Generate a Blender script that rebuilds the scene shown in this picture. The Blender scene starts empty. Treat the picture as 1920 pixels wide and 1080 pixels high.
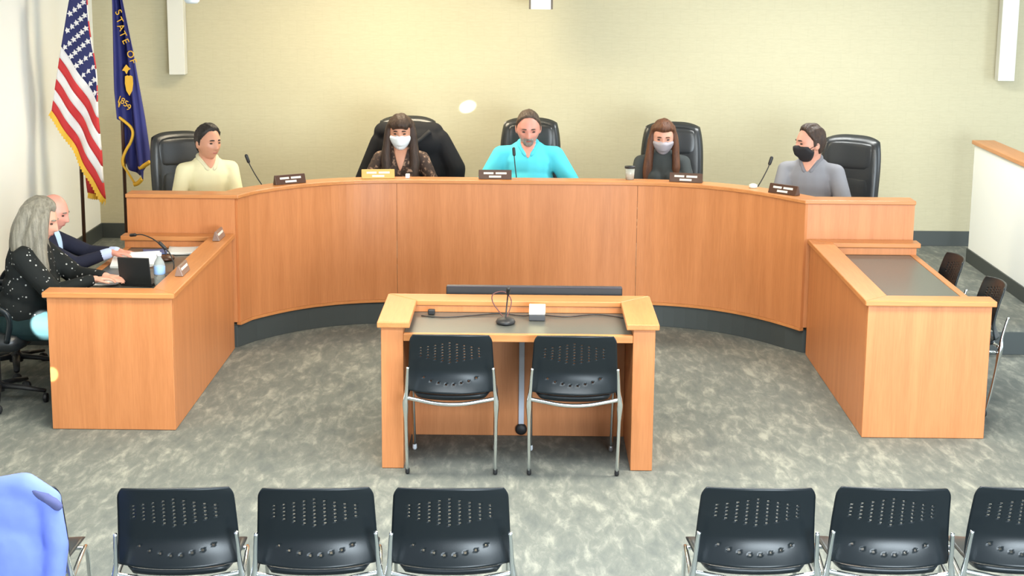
import bpy, bmesh, math, random
import numpy as np
from mathutils import Vector, Matrix, Euler, Quaternion
random.seed(7)
SC = bpy.context.scene
C = SC.collection
PI = math.pi
R = math.radians

# ------------------------------------------------------------------ camera
CAM_H = 2.8
FPX = 3138.0
_p, _y, _r = R(11.62), R(-0.4226), R(0.4856)
_fw = Vector((math.sin(_y)*math.cos(_p), math.cos(_y)*math.cos(_p), -math.sin(_p)))
_rt0 = Vector((math.cos(_y), -math.sin(_y), 0)); _up0 = _rt0.cross(_fw)
_rt = _rt0*math.cos(_r) + _up0*math.sin(_r); _up = _up0*math.cos(_r) - _rt0*math.sin(_r)
cd = bpy.data.cameras.new('camera'); cam = bpy.data.objects.new('camera', cd); C.objects.link(cam)
cd.sensor_width = 36.0; cd.lens = 36.0*FPX/1920.0; cd.clip_end = 200
m3 = Matrix((_rt, _up, -_fw)).transposed()
cam.matrix_world = Matrix.Translation((0, 0, CAM_H)) @ m3.to_4x4()
SC.camera = cam
O = Vector((0, 0, CAM_H))
def ray(px, py): return _fw + _rt*((px-960)/FPX) + _up*((540-py)/FPX)
def at(px, py, Y):          # a point of the place seen in direction (px,py) at distance Y
    d = ray(px, py); return O + d*(Y/d.y)
def atz(px, py, z):
    d = ray(px, py); return O + d*((z-CAM_H)/d.z)

# ------------------------------------------------------------------ world, light, exposure
W = bpy.data.worlds.new('World'); SC.world = W; W.use_nodes = True
bg = W.node_tree.nodes['Background']; bg.inputs[0].default_value = (0.86, 0.93, 1.0, 1); bg.inputs[1].default_value = 0.55
SC.view_settings.view_transform = 'Standard'; SC.view_settings.look = 'None'
SC.view_settings.exposure = 0.98; SC.view_settings.gamma = 1.0; SC.view_settings.use_curve_mapping = False
def area(name, loc, sx, sy, power, col, rot=(0, 0, 0), spread=180):
    l = bpy.data.lights.new(name, 'AREA'); l.shape = 'RECTANGLE'; l.size = sx; l.size_y = sy
    l.energy = power; l.color = col; l.spread = R(spread)
    o = bpy.data.objects.new(name, l); C.objects.link(o); o.location = loc; o.rotation_euler = rot
    return o
WARM = (1.0, 0.86, 0.62); COOL = (0.80, 0.92, 1.0)
area('ceiling_lamp', (-1.15, 13.35, 3.0), 1.7, 0.4, 50, WARM)
area('ceiling_lamp.001', (2.3, 12.9, 3.0), 1.6, 0.4, 46, (.96, .98, .95))
area('ceiling_lamp.002', (-1.5, 8.3, 3.0), 1.8, 0.6, 46, (1, .90, .70))
area('ceiling_lamp.003', (1.7, 8.3, 3.0), 1.8, 0.6, 74, (1, .94, .80))
area('ceiling_lamp.004', (0.0, 6.2, 3.0), 4.4, 0.8, 120, (.88, .95, 1))
# daylight: tall windows behind the camera, and on the right-hand side beyond the half wall
area('daylight_window', (3.4, -1.2, 1.55), 4.6, 2.3, 640, COOL, (R(90), 0, 0))
area('daylight_window.001', (6.4, 11.2, 1.8), 4.0, 2.0, 90, COOL, (0, R(90), 0))
def spot(name, loc, target, power, deg, col, blend=.25, size=.02):
    l = bpy.data.lights.new(name, 'SPOT'); l.energy = power; l.spot_size = R(deg); l.spot_blend = blend
    l.color = col; l.shadow_soft_size = size
    o = bpy.data.objects.new(name, l); C.objects.link(o); o.location = loc
    o.rotation_euler = (Vector(target)-Vector(loc)).to_track_quat('-Z', 'Y').to_euler()
    return o

# ------------------------------------------------------------------ materials
def newmat(name):
    m = bpy.data.materials.new(name); m.use_nodes = True
    nt = m.node_tree; return m, nt, nt.nodes['Principled BSDF']
def N(nt, t, **kw):
    n = nt.nodes.new(t)
    for k, v in kw.items(): setattr(n, k, v)
    return n
def srgb(r, g, b):
    f = lambda c: ((c/255+.055)/1.055)**2.4 if c > 10 else c/255/12.92
    return (f(r), f(g), f(b), 1)
def plain(name, col, rough=.5, metal=0, bump=0, bscale=200, spec=.5, var=0, coat=0):
    m, nt, b = newmat(name)
    b.inputs['Base Color'].default_value = col; b.inputs['Roughness'].default_value = rough
    b.inputs['Metallic'].default_value = metal; b.inputs['Specular IOR Level'].default_value = spec
    b.inputs['Coat Weight'].default_value = coat
    tc = N(nt, 'ShaderNodeTexCoord')
    if bump or var:
        no = N(nt, 'ShaderNodeTexNoise'); no.inputs['Scale'].default_value = bscale; no.inputs['Detail'].default_value = 3
        nt.links.new(tc.outputs['Object'], no.inputs['Vector'])
    if bump:
        bp = N(nt, 'ShaderNodeBump'); bp.inputs['Strength'].default_value = bump; bp.inputs['Distance'].default_value = .002
        nt.links.new(no.outputs['Fac'], bp.inputs['Height']); nt.links.new(bp.outputs[0], b.inputs['Normal'])
    if var:
        hs = N(nt, 'ShaderNodeHueSaturation'); hs.inputs['Color'].default_value = col
        mr = N(nt, 'ShaderNodeMapRange'); mr.inputs[3].default_value = 1-var; mr.inputs[4].default_value = 1+var
        nt.links.new(no.outputs['Fac'], mr.inputs[0]); nt.links.new(mr.outputs[0], hs.inputs['Value'])
        nt.links.new(hs.outputs[0], b.inputs['Base Color'])
    return m
def ramp(nt, stops):
    r = N(nt, 'ShaderNodeValToRGB'); e = r.color_ramp.elements
    e[0].position, e[0].color = stops[0]; e[1].position, e[1].color = stops[-1]
    for p, c in stops[1:-1]:
        k = e.new(p); k.color = c
    return r
def wood_mat(name, a, b_, grain=(14, 14, .9), rough=.38):
    m, nt, b = newmat(name); tc = N(nt, 'ShaderNodeTexCoord')
    mp = N(nt, 'ShaderNodeMapping'); mp.inputs['Scale'].default_value = grain
    nt.links.new(tc.outputs['Object'], mp.inputs['Vector'])
    n1 = N(nt, 'ShaderNodeTexNoise'); n1.inputs['Scale'].default_value = 1; n1.inputs['Detail'].default_value = 5; n1.inputs['Distortion'].default_value = .4
    nt.links.new(mp.outputs[0], n1.inputs['Vector'])
    mp2 = N(nt, 'ShaderNodeMapping'); mp2.inputs['Scale'].default_value = tuple(g*9 for g in grain)
    nt.links.new(tc.outputs['Object'], mp2.inputs['Vector'])
    n2 = N(nt, 'ShaderNodeTexNoise'); n2.inputs['Scale'].default_value = 1; n2.inputs['Detail'].default_value = 2
    nt.links.new(mp2.outputs[0], n2.inputs['Vector'])
    mx = N(nt, 'ShaderNodeMath', operation='MULTIPLY_ADD'); mx.inputs[1].default_value = .35; 
    nt.links.new(n2.outputs['Fac'], mx.inputs[0]); 
    sc = N(nt, 'ShaderNodeMath', operation='MULTIPLY'); sc.inputs[1].default_value = .65
    nt.links.new(n1.outputs['Fac'], sc.inputs[0]); nt.links.new(sc.outputs[0], mx.inputs[2])
    r = ramp(nt, [(.34, a), (.66, b_)])
    nt.links.new(mx.outputs[0], r.inputs[0]); nt.links.new(r.outputs[0], b.inputs['Base Color'])
    b.inputs['Roughness'].default_value = rough; b.inputs['Specular IOR Level'].default_value = .4
    return m
WOODA, WOODB = (.47, .175, .060, 1), (.58, .230, .085, 1)
M = {}
M['wood'] = wood_mat('cherry_wood', WOODA, WOODB)
M['wood_x'] = wood_mat('cherry_wood_cap', (.48, .185, .058, 1), (.60, .25, .085, 1), (.9, 14, 14), .33)
M['wood_y'] = wood_mat('cherry_wood_cap_y', (.48, .185, .058, 1), (.60, .25, .085, 1), (14, .9, 14), .33)
M['laminate'] = plain('grey_laminate', (.095, .098, .088, 1), .3, var=.12, bscale=60)
M['riser'] = plain('dark_vinyl', (.045, .055, .055, 1), .55)
M['basebd'] = plain('dark_baseboard', (.05, .058, .055, 1), .5)
M['white_wall'] = plain('white_paint', (.90, .91, .87, 1), .7, bump=.1, bscale=120)
M['leather'] = plain('black_leather', (.014, .016, .018, 1), .34, bump=.25, bscale=160, spec=.6)
M['black_plastic'] = plain('black_plastic', (.008, .012, .015, 1), .33, bump=.1, bscale=400, spec=.35)
M['black'] = plain('black_matte', (.015, .015, .016, 1), .5)
M['chrome'] = plain('chrome', (.80, .84, .86, 1), .14, metal=1)
M['grey_metal'] = plain('grey_metal', (.5, .5, .52, 1), .35, metal=.8)
M['white_paper'] = plain('white_paper', (.86, .86, .84, 1), .7)
M['skin'] = plain('skin', (.62, .31, .22, 1), .5, var=.08, bscale=30)
M['skin2'] = plain('skin_tan', (.56, .27, .17, 1), .5, var=.08, bscale=30)
M['skin_red'] = plain('skin_ruddy', (.66, .29, .22, 1), .45, var=.08, bscale=30)
M['lips'] = plain('lips', (.42, .14, .11, 1), .45)
M['eye'] = plain('eye_dark', (.03, .02, .015, 1), .25)
def hairmat(name, a, b_):
    m = wood_mat(name, a, b_, (60, 60, 5), .55); nt = m.node_tree; b = nt.nodes['Principled BSDF']
    tx = [n for n in nt.nodes if n.type == 'TEX_NOISE'][0]; bp = N(nt, 'ShaderNodeBump'); bp.inputs['Strength'].default_value = .9; bp.inputs['Distance'].default_value = .008
    nt.links.new(tx.outputs['Fac'], bp.inputs['Height']); nt.links.new(bp.outputs[0], b.inputs['Normal']); return m
M['hair_black'] = hairmat('hair_black', (.010, .008, .007, 1), (.03, .022, .018, 1))
M['hair_brown'] = hairmat('hair_dark_brown', (.022, .012, .008, 1), (.06, .032, .02, 1))
M['hair_brown2'] = hairmat('hair_greying_brown', (.04, .026, .018, 1), (.11, .072, .05, 1))
M['hair_auburn'] = hairmat('hair_auburn', (.05, .018, .008, 1), (.15, .055, .022, 1))
M['hair_grey'] = hairmat('hair_grey', (.11, .10, .078, 1), (.26, .24, .19, 1))
M['goatee'] = hairmat('goatee_grey', (.16, .12, .10, 1), (.40, .36, .32, 1))
M['nameplate'] = plain('nameplate_brown', (.07, .028, .014, 1), .35)
M['plate_text'] = plain('nameplate_letter', (.75, .70, .62, 1), .6)
M['gold'] = plain('gold_fringe', (.80, .46, .03, 1), .55, bump=.5, bscale=300)
M['red'] = plain('flag_red', (.55, .028, .03, 1), .75, bump=.15, bscale=300)
M['flagwhite'] = plain('flag_white', (.78, .74, .72, 1), .75, bump=.15, bscale=300)
M['navy'] = plain('flag_navy', (.018, .022, .11, 1), .75, bump=.15, bscale=300)
M['blueflag'] = plain('flag_blue', (.022, .026, .16, 1), .7, bump=.15, bscale=300)
M['pole'] = plain('flag_pole_wood', (.06, .025, .014, 1), .35)

def carpet_mat():
    m, nt, b = newmat('mottled_carpet'); tc = N(nt, 'ShaderNodeTexCoord')
    def noise(scale, rotz, sc, det=4, dist=.6):
        mp = N(nt, 'ShaderNodeMapping'); mp.inputs['Rotation'].default_value = (0, 0, R(rotz)); mp.inputs['Scale'].default_value = (sc[0], sc[1], 1)
        nt.links.new(tc.outputs['Object'], mp.inputs['Vector'])
        n = N(nt, 'ShaderNodeTexNoise'); n.inputs['Scale'].default_value = scale; n.inputs['Detail'].default_value = det
        n.inputs['Roughness'].default_value = .62; n.inputs['Distortion'].default_value = dist
        nt.links.new(mp.outputs[0], n.inputs['Vector']); return n
    a = noise(6.0, -35, (1, .45), 5, .9); c = noise(19, 55, (1, .3), 3, .5); f = noise(140, 0, (1, 1), 1, 0)
    ad = N(nt, 'ShaderNodeMath', operation='ADD'); nt.links.new(a.outputs['Fac'], ad.inputs[0]); nt.links.new(c.outputs['Fac'], ad.inputs[1])
    ad2 = N(nt, 'ShaderNodeMath', operation='MULTIPLY_ADD'); ad2.inputs[1].default_value = .22
    nt.links.new(f.outputs['Fac'], ad2.inputs[0]); nt.links.new(ad.outputs[0], ad2.inputs[2])
    mr = N(nt, 'ShaderNodeMapRange'); mr.inputs[1].default_value = .72; mr.inputs[2].default_value = 1.5
    nt.links.new(ad2.outputs[0], mr.inputs[0])
    r = ramp(nt, [(.12, (.120, .132, .124, 1)), (.50, (.160, .170, .152, 1)), (.66, (.205, .214, .188, 1)), (.9, (.295, .300, .255, 1))])
    nt.links.new(mr.outputs[0], r.inputs[0]); nt.links.new(r.outputs[0], b.inputs['Base Color'])
    b.inputs['Roughness'].default_value = .95; b.inputs['Specular IOR Level'].default_value = .15
    bp = N(nt, 'ShaderNodeBump'); bp.inputs['Strength'].default_value = .5; bp.inputs['Distance'].default_value = .004
    nt.links.new(f.outputs['Fac'], bp.inputs['Height']); nt.links.new(bp.outputs[0], b.inputs['Normal'])
    return m
M['carpet'] = carpet_mat()
def wallpaper_mat():
    m, nt, b = newmat('woven_wallcovering'); tc = N(nt, 'ShaderNodeTexCoord')
    mp = N(nt, 'ShaderNodeMapping'); mp.inputs['Scale'].default_value = (8, 1, 40)
    nt.links.new(tc.outputs['Object'], mp.inputs['Vector'])
    n = N(nt, 'ShaderNodeTexNoise'); n.inputs['Scale'].default_value = 1.6; n.inputs['Detail'].default_value = 5; n.inputs['Roughness'].default_value = .7
    nt.links.new(mp.outputs[0], n.inputs['Vector'])
    mp2 = N(nt, 'ShaderNodeMapping'); mp2.inputs['Rotation'].default_value = (R(-90), 0, 0); nt.links.new(tc.outputs['Object'], mp2.inputs['Vector'])
    br = N(nt, 'ShaderNodeTexBrick'); br.inputs['Scale'].default_value = 1; br.inputs['Brick Width'].default_value = .15; br.inputs['Row Height'].default_value = .125
    br.inputs['Mortar Size'].default_value = .010; br.inputs['Mortar Smooth'].default_value = 1; br.inputs['Color1'].default_value = (1, 1, 1, 1); br.inputs['Color2'].default_value = (.97, .97, .97, 1); br.inputs['Mortar'].default_value = (.90, .90, .90, 1)
    nt.links.new(mp2.outputs[0], br.inputs['Vector'])
    r = ramp(nt, [(.25, (.48, .435, .290, 1)), (.8, (.54, .495, .335, 1))])
    nt.links.new(n.outputs['Fac'], r.inputs[0])
    mx = N(nt, 'ShaderNodeMixRGB', blend_type='MULTIPLY'); mx.inputs[0].default_value = .28
    nt.links.new(r.outputs[0], mx.inputs[1]); nt.links.new(br.outputs['Color'], mx.inputs[2]); nt.links.new(mx.outputs[0], b.inputs['Base Color'])
    b.inputs['Roughness'].default_value = .75
    return m
M['wallpaper'] = wallpaper_mat()

# ------------------------------------------------------------------ object helpers
def link_mesh(name, me, mat, parent=None, smooth=True):
    o = bpy.data.objects.new(name, me); C.objects.link(o)
    if mat is not None:
        me.materials.clear(); me.materials.append(M[mat] if isinstance(mat, str) else mat)
    if smooth:
        me.polygons.foreach_set('use_smooth', [True]*len(me.polygons))
    if parent is not None: o.parent = parent
    return o
def thing(name, label, cat, loc=(0, 0, 0), rz=0, group=None):
    o = bpy.data.objects.new(name, None); C.objects.link(o); o.empty_display_size = .1
    o.location = loc; o.rotation_euler = (0, 0, rz); tag(o, label, cat, group); return o
def tag(o, label=None, cat=None, group=None, kind=None):
    if label: o['label'] = label
    if cat: o['category'] = cat
    if group: o['group'] = group
    if kind: o['kind'] = kind
    return o
def copy_tree(o, parent=None):
    c = o.copy(); C.objects.link(c); c.parent = parent
    for ch in o.children: copy_tree(ch, c)
    return c

class MB:
    """collects simple shapes into one mesh"""
    def __init__(s): s.v = []; s.f = []
    def add(s, vs, fs, mat=None):
        o = len(s.v)
        s.v += [tuple(mat @ Vector(v)) if mat is not None else tuple(v) for v in vs]
        s.f += [tuple(i+o for i in f) for f in fs]; return s
    def box(s, a, b, mat=None):
        x0, y0, z0 = a; x1, y1, z1 = b
        return s.add([(x0, y0, z0), (x1, y0, z0), (x1, y1, z0), (x0, y1, z0), (x0, y0, z1), (x1, y0, z1), (x1, y1, z1), (x0, y1, z1)],
                     [(0, 3, 2, 1), (4, 5, 6, 7), (0, 1, 5, 4), (1, 2, 6, 5), (2, 3, 7, 6), (3, 0, 4, 7)], mat)
    def prism(s, poly, z0, z1):
        n = len(poly)
        vs = [(x, y, z0) for x, y in poly] + [(x, y, z1) for x, y in poly]
        fs = [tuple(range(n))[::-1], tuple(range(n, 2*n))] + [(i, (i+1) % n, n+(i+1) % n, n+i) for i in range(n)]
        return s.add(vs, fs)
    def tube(s, pts, rad, seg=10, flat=1.0):
        pts = [Vector(p) for p in pts]; n = len(pts)
        rr = rad if isinstance(rad, (list, tuple)) else [rad]*n
        t0 = (pts[1]-pts[0]).normalized(); up = Vector((0, 0, 1)) if abs(t0.z) < .9 else Vector((0, 1, 0))
        nrm = t0.cross(up).normalized(); vs = []
        for i, p in enumerate(pts):
            t = (pts[min(i+1, n-1)]-pts[max(i-1, 0)]).normalized()
            nrm = (nrm - t*nrm.dot(t)).normalized(); b = t.cross(nrm)
            for k in range(seg):
                a = 2*PI*k/seg; vs.append(p + (nrm*math.cos(a) + b*math.sin(a)*flat)*rr[i])
        fs = [(i*seg+k, i*seg+(k+1) % seg, (i+1)*seg+(k+1) % seg, (i+1)*seg+k) for i in range(n-1) for k in range(seg)]
        fs += [tuple(range(seg))[::-1], tuple(range((n-1)*seg, n*seg))]
        return s.add(vs, fs)
    def lathe(s, prof, seg=20, mat=None):
        vs = []; n = len(prof)
        for r_, z in prof:
            for k in range(seg):
                a = 2*PI*k/seg; vs.append((r_*math.cos(a), r_*math.sin(a), z))
        fs = [(i*seg+k, i*seg+(k+1) % seg, (i+1)*seg+(k+1) % seg, (i+1)*seg+k) for i in range(n-1) for k in range(seg)]
        fs += [tuple(range(seg))[::-1], tuple(range((n-1)*seg, n*seg))]
        return s.add(vs, fs, mat)
    def ell(s, c, r_, rot=None, nu=16, nv=10):
        vs = []; c = Vector(c); q = rot if rot is not None else Matrix.Identity(3)
        for i in range(1, nv):
            ph = PI*i/nv
            for k in range(nu):
                a = 2*PI*k/nu
                vs.append(c + q @ Vector((r_[0]*math.sin(ph)*math.cos(a), r_[1]*math.sin(ph)*math.sin(a), r_[2]*math.cos(ph))))
        t = len(vs); vs += [c + q @ Vector((0, 0, r_[2])), c + q @ Vector((0, 0, -r_[2]))]
        fs = [(i*nu+k, (i+1)*nu+k, (i+1)*nu+(k+1) % nu, i*nu+(k+1) % nu) for i in range(nv-2) for k in range(nu)]
        fs += [(t, k, (k+1) % nu) for k in range(nu)] + [(t+1, (nv-2)*nu+(k+1) % nu, (nv-2)*nu+k) for k in range(nu)]
        return s.add(vs, fs)
    def cap(s, a, b, ra, rb, nu=14):
        a = Vector(a); b = Vector(b); d = b-a; L = d.length
        if L < 1e-6: return s.ell(a, (ra, ra, ra))
        q = d.to_track_quat('Z', 'Y').to_matrix(); vs = []; rings = []
        for i in range(1, 5): ph = PI/2*(1 - i/4.0); rings.append((ra*math.cos(ph), -ra*math.sin(ph)))
        for i in range(0, 4): ph = PI/2*i/4.0; rings.append((rb*math.cos(ph), L+rb*math.sin(ph)))
        for r_, z in rings:
            for k in range(nu):
                t = 2*PI*k/nu; vs.append(a + q @ Vector((r_*math.cos(t), r_*math.sin(t), z)))
        n = len(rings); t0 = len(vs); vs += [a + q @ Vector((0, 0, -ra)), a + q @ Vector((0, 0, L+rb))]
        fs = [(i*nu+k, i*nu+(k+1) % nu, (i+1)*nu+(k+1) % nu, (i+1)*nu+k) for i in range(n-1) for k in range(nu)]
        fs += [(t0, (k+1) % nu, k) for k in range(nu)] + [(t0+1, (n-1)*nu+k, (n-1)*nu+(k+1) % nu) for k in range(nu)]
        return s.add(vs, fs)
    def pad(s, w, h, t, nx=16, nz=16, rnd=.35, bend=0, mat=None, k=6, taper=0):
        """upholstered pad standing in the XZ plane, +Y its front"""
        vs = []; idx = {}
        def pt(i, j, sgn):
            a = -1+2*i/nx; b = -1+2*j/nz
            x = a*math.sqrt(max(0, 1-rnd*b*b*abs(b)))*w/2*(1+taper*b); z = b*math.sqrt(max(0, 1-rnd*a*a*abs(a)))*h/2
            m_ = max(abs(a), abs(b)); th = t/2*math.sqrt(max(0, 1-m_**k))
            return (x, sgn*th + bend*(2*x/w)**2, z)
        for sgn in (1, -1):
            for i in range(nx+1):
                for j in range(nz+1):
                    edge = i in (0, nx) or j in (0, nz)
                    if sgn == -1 and edge: idx[(sgn, i, j)] = idx[(1, i, j)]
                    else: idx[(sgn, i, j)] = len(vs); vs.append(pt(i, j, sgn))
        fs = []
        for sgn in (1, -1):
            for i in range(nx):
                for j in range(nz):
                    q = (idx[(sgn, i, j)], idx[(sgn, i+1, j)], idx[(sgn, i+1, j+1)], idx[(sgn, i, j+1)])
                    fs.append(q[::-1] if sgn == 1 else q)
        return s.add(vs, fs, mat)
    def mesh(s, name):
        me = bpy.data.meshes.new(name); me.from_pydata(s.v, [], s.f); me.update(); return me
    def build(s, name, mat, parent=None, smooth=False, bevel=0, seg=2, auto=None):
        o = link_mesh(name, s.mesh(name), mat, parent, smooth)
        if bevel:
            b = o.modifiers.new('bevel', 'BEVEL'); b.width = bevel; b.segments = seg; b.limit_method = 'ANGLE'; b.angle_limit = R(40)
        return o
def bez(pts, n=8):
    """smooth path through points (Catmull-Rom)"""
    P = [Vector(p) for p in pts]; P = [P[0]*2-P[1]] + P + [P[-1]*2-P[-2]]; out = []
    for i in range(1, len(P)-2):
        for k in range(n):
            t = k/n; a, b, c, d = P[i-1:i+3]
            out.append(.5*((2*b) + (c-a)*t + (2*a-5*b+4*c-d)*t*t + (3*b-a-3*c+d)*t**3))
    out.append(P[-2]); return out
def blob(mb, name, voxel, smooth=4):
    """one continuous skin around all collected shapes"""
    me = mb.mesh(name+'_raw'); o = bpy.data.objects.new(name+'_raw', me); C.objects.link(o)
    r_ = o.modifiers.new('r', 'REMESH'); r_.mode = 'VOXEL'; r_.voxel_size = voxel
    if smooth:
        s_ = o.modifiers.new('s', 'SMOOTH'); s_.factor = .5; s_.iterations = smooth
    dg = bpy.context.evaluated_depsgraph_get()
    out = bpy.data.meshes.new_from_object(o.evaluated_get(dg))
    bpy.data.objects.remove(o); bpy.data.meshes.remove(me); out.name = name
    return out

# ================================================================== THE SETTING
DZ = .165                                   # platform height
XL, YB, XP = -3.83, 14.9, 3.80              # left wall, back wall, half wall
def yf(x):                                  # front line of the curved bench
    d = x+.05
    return 12.266 if abs(d) < .67 else 12.253+.0605*d*d-.0677*d**4
CX0, CX1 = -2.0, 1.945
YW = 11.43
def curve(x0, x1, n): return [(x0+(x1-x0)*i/n, yf(x0+(x1-x0)*i/n)) for i in range(n+1)]
PATH = [(-2.755, YW)] + [(CX0, YW)] + curve(CX0, CX1, 48)[1:-1] + [(CX1, YW+.01)] + [(2.69, YW+.01)]
def offset(path, d):
    """offset to the left of travel (away from the camera)"""
    out = []; n = len(path)
    for i, p in enumerate(path):
        p = Vector(p); a = (p-Vector(path[i-1])).normalized() if i else None
        b = (Vector(path[i+1])-p).normalized() if i < n-1 else None
        na = Vector((-a.y, a.x)) if a is not None else None; nb = Vector((-b.y, b.x)) if b is not None else None
        if na is None: q = p+nb*d
        elif nb is None: q = p+na*d
        else:
            m = (na+nb).normalized(); q = p+m*(d/max(.4, m.dot(na)))
        out.append((q.x, q.y))
    return out
def band(path, d0, d1, z0, z1, mb=None):
    mb = mb or MB(); a = offset(path, d0); b = offset(path, d1); n = len(path); vs = []
    for (x, y), (u, v) in zip(a, b): vs += [(x, y, z0), (x, y, z1), (u, v, z1), (u, v, z0)]
    fs = []
    for i in range(n-1):
        o = i*4
        for k in range(4): fs.append((o+k, o+4+k, o+4+(k+1) % 4, o+(k+1) % 4))
    fs += [(0, 1, 2, 3), ((n-1)*4+3, (n-1)*4+2, (n-1)*4+1, (n-1)*4)]
    return mb.add(vs, fs)

fl = MB().box((-6, 1.0, -.1), (8, YB+.2, 0)).build('floor', 'carpet'); tag(fl, 'mottled grey green carpet floor', 'floor', kind='structure')
dpath = [(XL, YW+.03), (CX0-.02, YW+.03)] + [(x, y+.02) for x, y in curve(CX0, CX1, 48)[1:-1]] + [(CX1+.02, YW+.04), (7.0, YW+.04)]
pl = MB().prism(dpath + [(7.0, YB), (XL, YB)], .004, DZ).build('platform_floor', 'carpet'); tag(pl, 'raised carpeted platform behind the curved bench', 'floor', kind='structure')
rz = band(dpath, -.012, .002, 0, DZ-.004).build('trim_1', 'riser', bevel=.003); tag(rz, 'dark curved riser along the platform front', 'trim', kind='structure')
wb = MB().box((XL-.1, YB, 0), (7, YB+.15, 3.05)).build('wall_back', 'wallpaper'); tag(wb, 'tan woven wall covering on the back wall', 'wall', kind='structure')
wl = MB().box((XL-.15, 7.0, 0), (XL, YB, 3.05)).build('wall_left', 'white_wall'); tag(wl, 'white painted left side wall', 'wall', kind='structure')
ce = MB().box((-6, 1.0, 3.05), (8, YB+.2, 3.15)).build('ceiling', plain('ceiling_white', (.75, .75, .72, 1), .8)); tag(ce, 'white ceiling above the chamber', 'ceiling', kind='structure')
bb = MB().box((XL, YB-.015, DZ), (7, YB, DZ+.135)).build('baseboard_back', 'basebd', bevel=.003); tag(bb, 'dark baseboard under the tan wall', 'baseboard', kind='structure')
bl = MB().box((XL, YW+.05, DZ), (XL+.015, YB-.016, DZ+.135)).build('baseboard_left', 'basebd', bevel=.003); tag(bl, 'dark baseboard under the white left wall', 'baseboard', kind='structure')
# half wall on the right, running towards the camera
hw = MB().box((XP, YW+.15, DZ), (XP+.14, 14.15, 1.17)).build('wall_right', 'white_wall', bevel=.004); tag(hw, 'white half wall with wooden cap at the right', 'wall', kind='structure')
MB().box((XP-.02, YW+.12, 1.172), (XP+.17, 14.17, 1.205)).build('cap', 'wood_y', hw, bevel=.004)
bh = MB().box((XP-.015, YW+.15, DZ), (XP-.001, 14.15, DZ+.115)).build('baseboard_right', 'basebd', bevel=.003); tag(bh, 'dark baseboard along the white half wall', 'baseboard', kind='structure')

# ================================================================== CURVED BENCH
ZT = 1.09
bench = thing('council_bench', 'long curved cherry wood council bench on the platform', 'bench desk', (0, 12.0, DZ))
def bchild(mb, name, mat, parent=bench, smooth=False, bevel=0):
    o = mb.build(name, mat, None, smooth, bevel); o.parent = parent; o.matrix_parent_inverse = Matrix.Translation(-Vector(parent.location)) if parent is bench else Matrix.Identity(4)
    return o
ZP0 = DZ+.002
segs = [[(-2.75, YW), (CX0-.003, YW)], [(CX0, YW)] + curve(CX0, -.95, 20)[1:], curve(-.947, .83, 28), curve(.833, CX1, 20), [(CX1+.003, YW+.01), (2.685, YW+.01)]]
for sgm in segs:
    bchild(band(sgm, -.016, .014, ZP0+.022, ZT-.026), 'front_panel', 'wood')
for sgm in segs[1:4]:
    bchild(band(sgm, -.020, .012, ZP0, ZP0+.021), 'bottom_rail', 'wood_x')
bchild(band(PATH, -.034, .15, ZT-.026, ZT), 'ledge_cap', 'wood_x', bevel=.005)
bchild(band(PATH, .10, .125, .93, ZT-.027), 'ledge_back', 'wood')
bchild(band(PATH, .016, .66, .895, .928), 'worktop', 'laminate')
bchild(band(PATH, .662, .69, .893, .930), 'worktop_edge', 'wood_x')
for x in (-2.752, 2.66):
    bchild(MB().box((x, YW+.02, ZP0), (x+.028, YW+.68, .893)), 'end_panel', 'wood')
for x in (-2.752, 2.66):
    bchild(MB().box((x, YW+.016, .90), (x+.028, YW+.10, ZT-.027)), 'end_panel', 'wood')

# ================================================================== SIDE DESKS
def side_desk(label, xi, xo, y0, y1, h=.82):
    sg = 1 if xo > xi else -1
    t = thing('staff_desk', label, 'desk', ((xi+xo)/2, (y0+y1)/2, 0))
    cx, cy = (xi+xo)/2, (y0+y1)/2
    def bx(name, xa, xb, ya, yb, za, zb, mat, bev=.003):
        return MB().box((min(xa, xb)-cx, ya-cy, za), (max(xa, xb)-cx, yb-cy, zb)).build(name, mat, t, bevel=bev)
    wz = .735
    bx('end_panel', xi, xo, y0, y0+.03, .002, h-.033, 'wood')
    bx('side_panel', xi, xi+sg*.03, y0+.031, y1-.031, .002, h-.033, 'wood')
    bx('end_panel', xi, xo, y1-.03, y1, .002, h-.033, 'wood')
    lw = .135
    def poly(name, pts, mat):
        if sg < 0: pts = pts[::-1]
        return MB().prism([(x-cx, y-cy) for x, y in pts], h-.032, h).build(name, mat, t, bevel=.005)
    a0, a1 = xi-sg*.02, xi+sg*lw
    e = xo+sg*.022
    poly('ledge_cap', [(a0, y0-.02), (e, y0-.02), (e, y0+lw), (a1, y0+lw)], 'wood_x')
    poly('ledge_cap', [(a0, y0-.018), (a1-sg*.001, y0+lw+.002), (a1-sg*.001, y1-lw-.002), (a0, y1-.002)], 'wood_y')
    poly('ledge_cap', [(a0, y1), (a1, y1-lw), (e, y1-lw), (e, y1)], 'wood_x')
    bx('ledge_riser', xi+sg*.10, xi+sg*.118, y0+.12, y1-.12, wz+.001, h-.033, 'wood')
    bx('ledge_riser', xi+sg*.12, xo-sg*.002, y1-.12, y1-.10, wz+.001, h-.033, 'wood')
    bx('ledge_riser', xi+sg*.12, xo-sg*.002, y0+.10, y0+.118, wz+.001, h-.033, 'wood')
    bx('worktop', xi+sg*.031, xo-sg*.045, y0+.031, y1-.031, wz-.03, wz, 'laminate')
    bx('worktop_edge', xo-sg*.044, xo, y0+.031, y1-.031, wz-.033, wz+.003, 'wood_y')
    return t
LDX0, LDX1, LDY0, LDY1 = -2.745, -2.025, 9.388, 11.40
RDX0, RDX1 = 1.973, 2.682
ldesk = side_desk('cherry wood desk with papers and bottle where two people sit', LDX1, LDX0, LDY0, LDY1)
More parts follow.
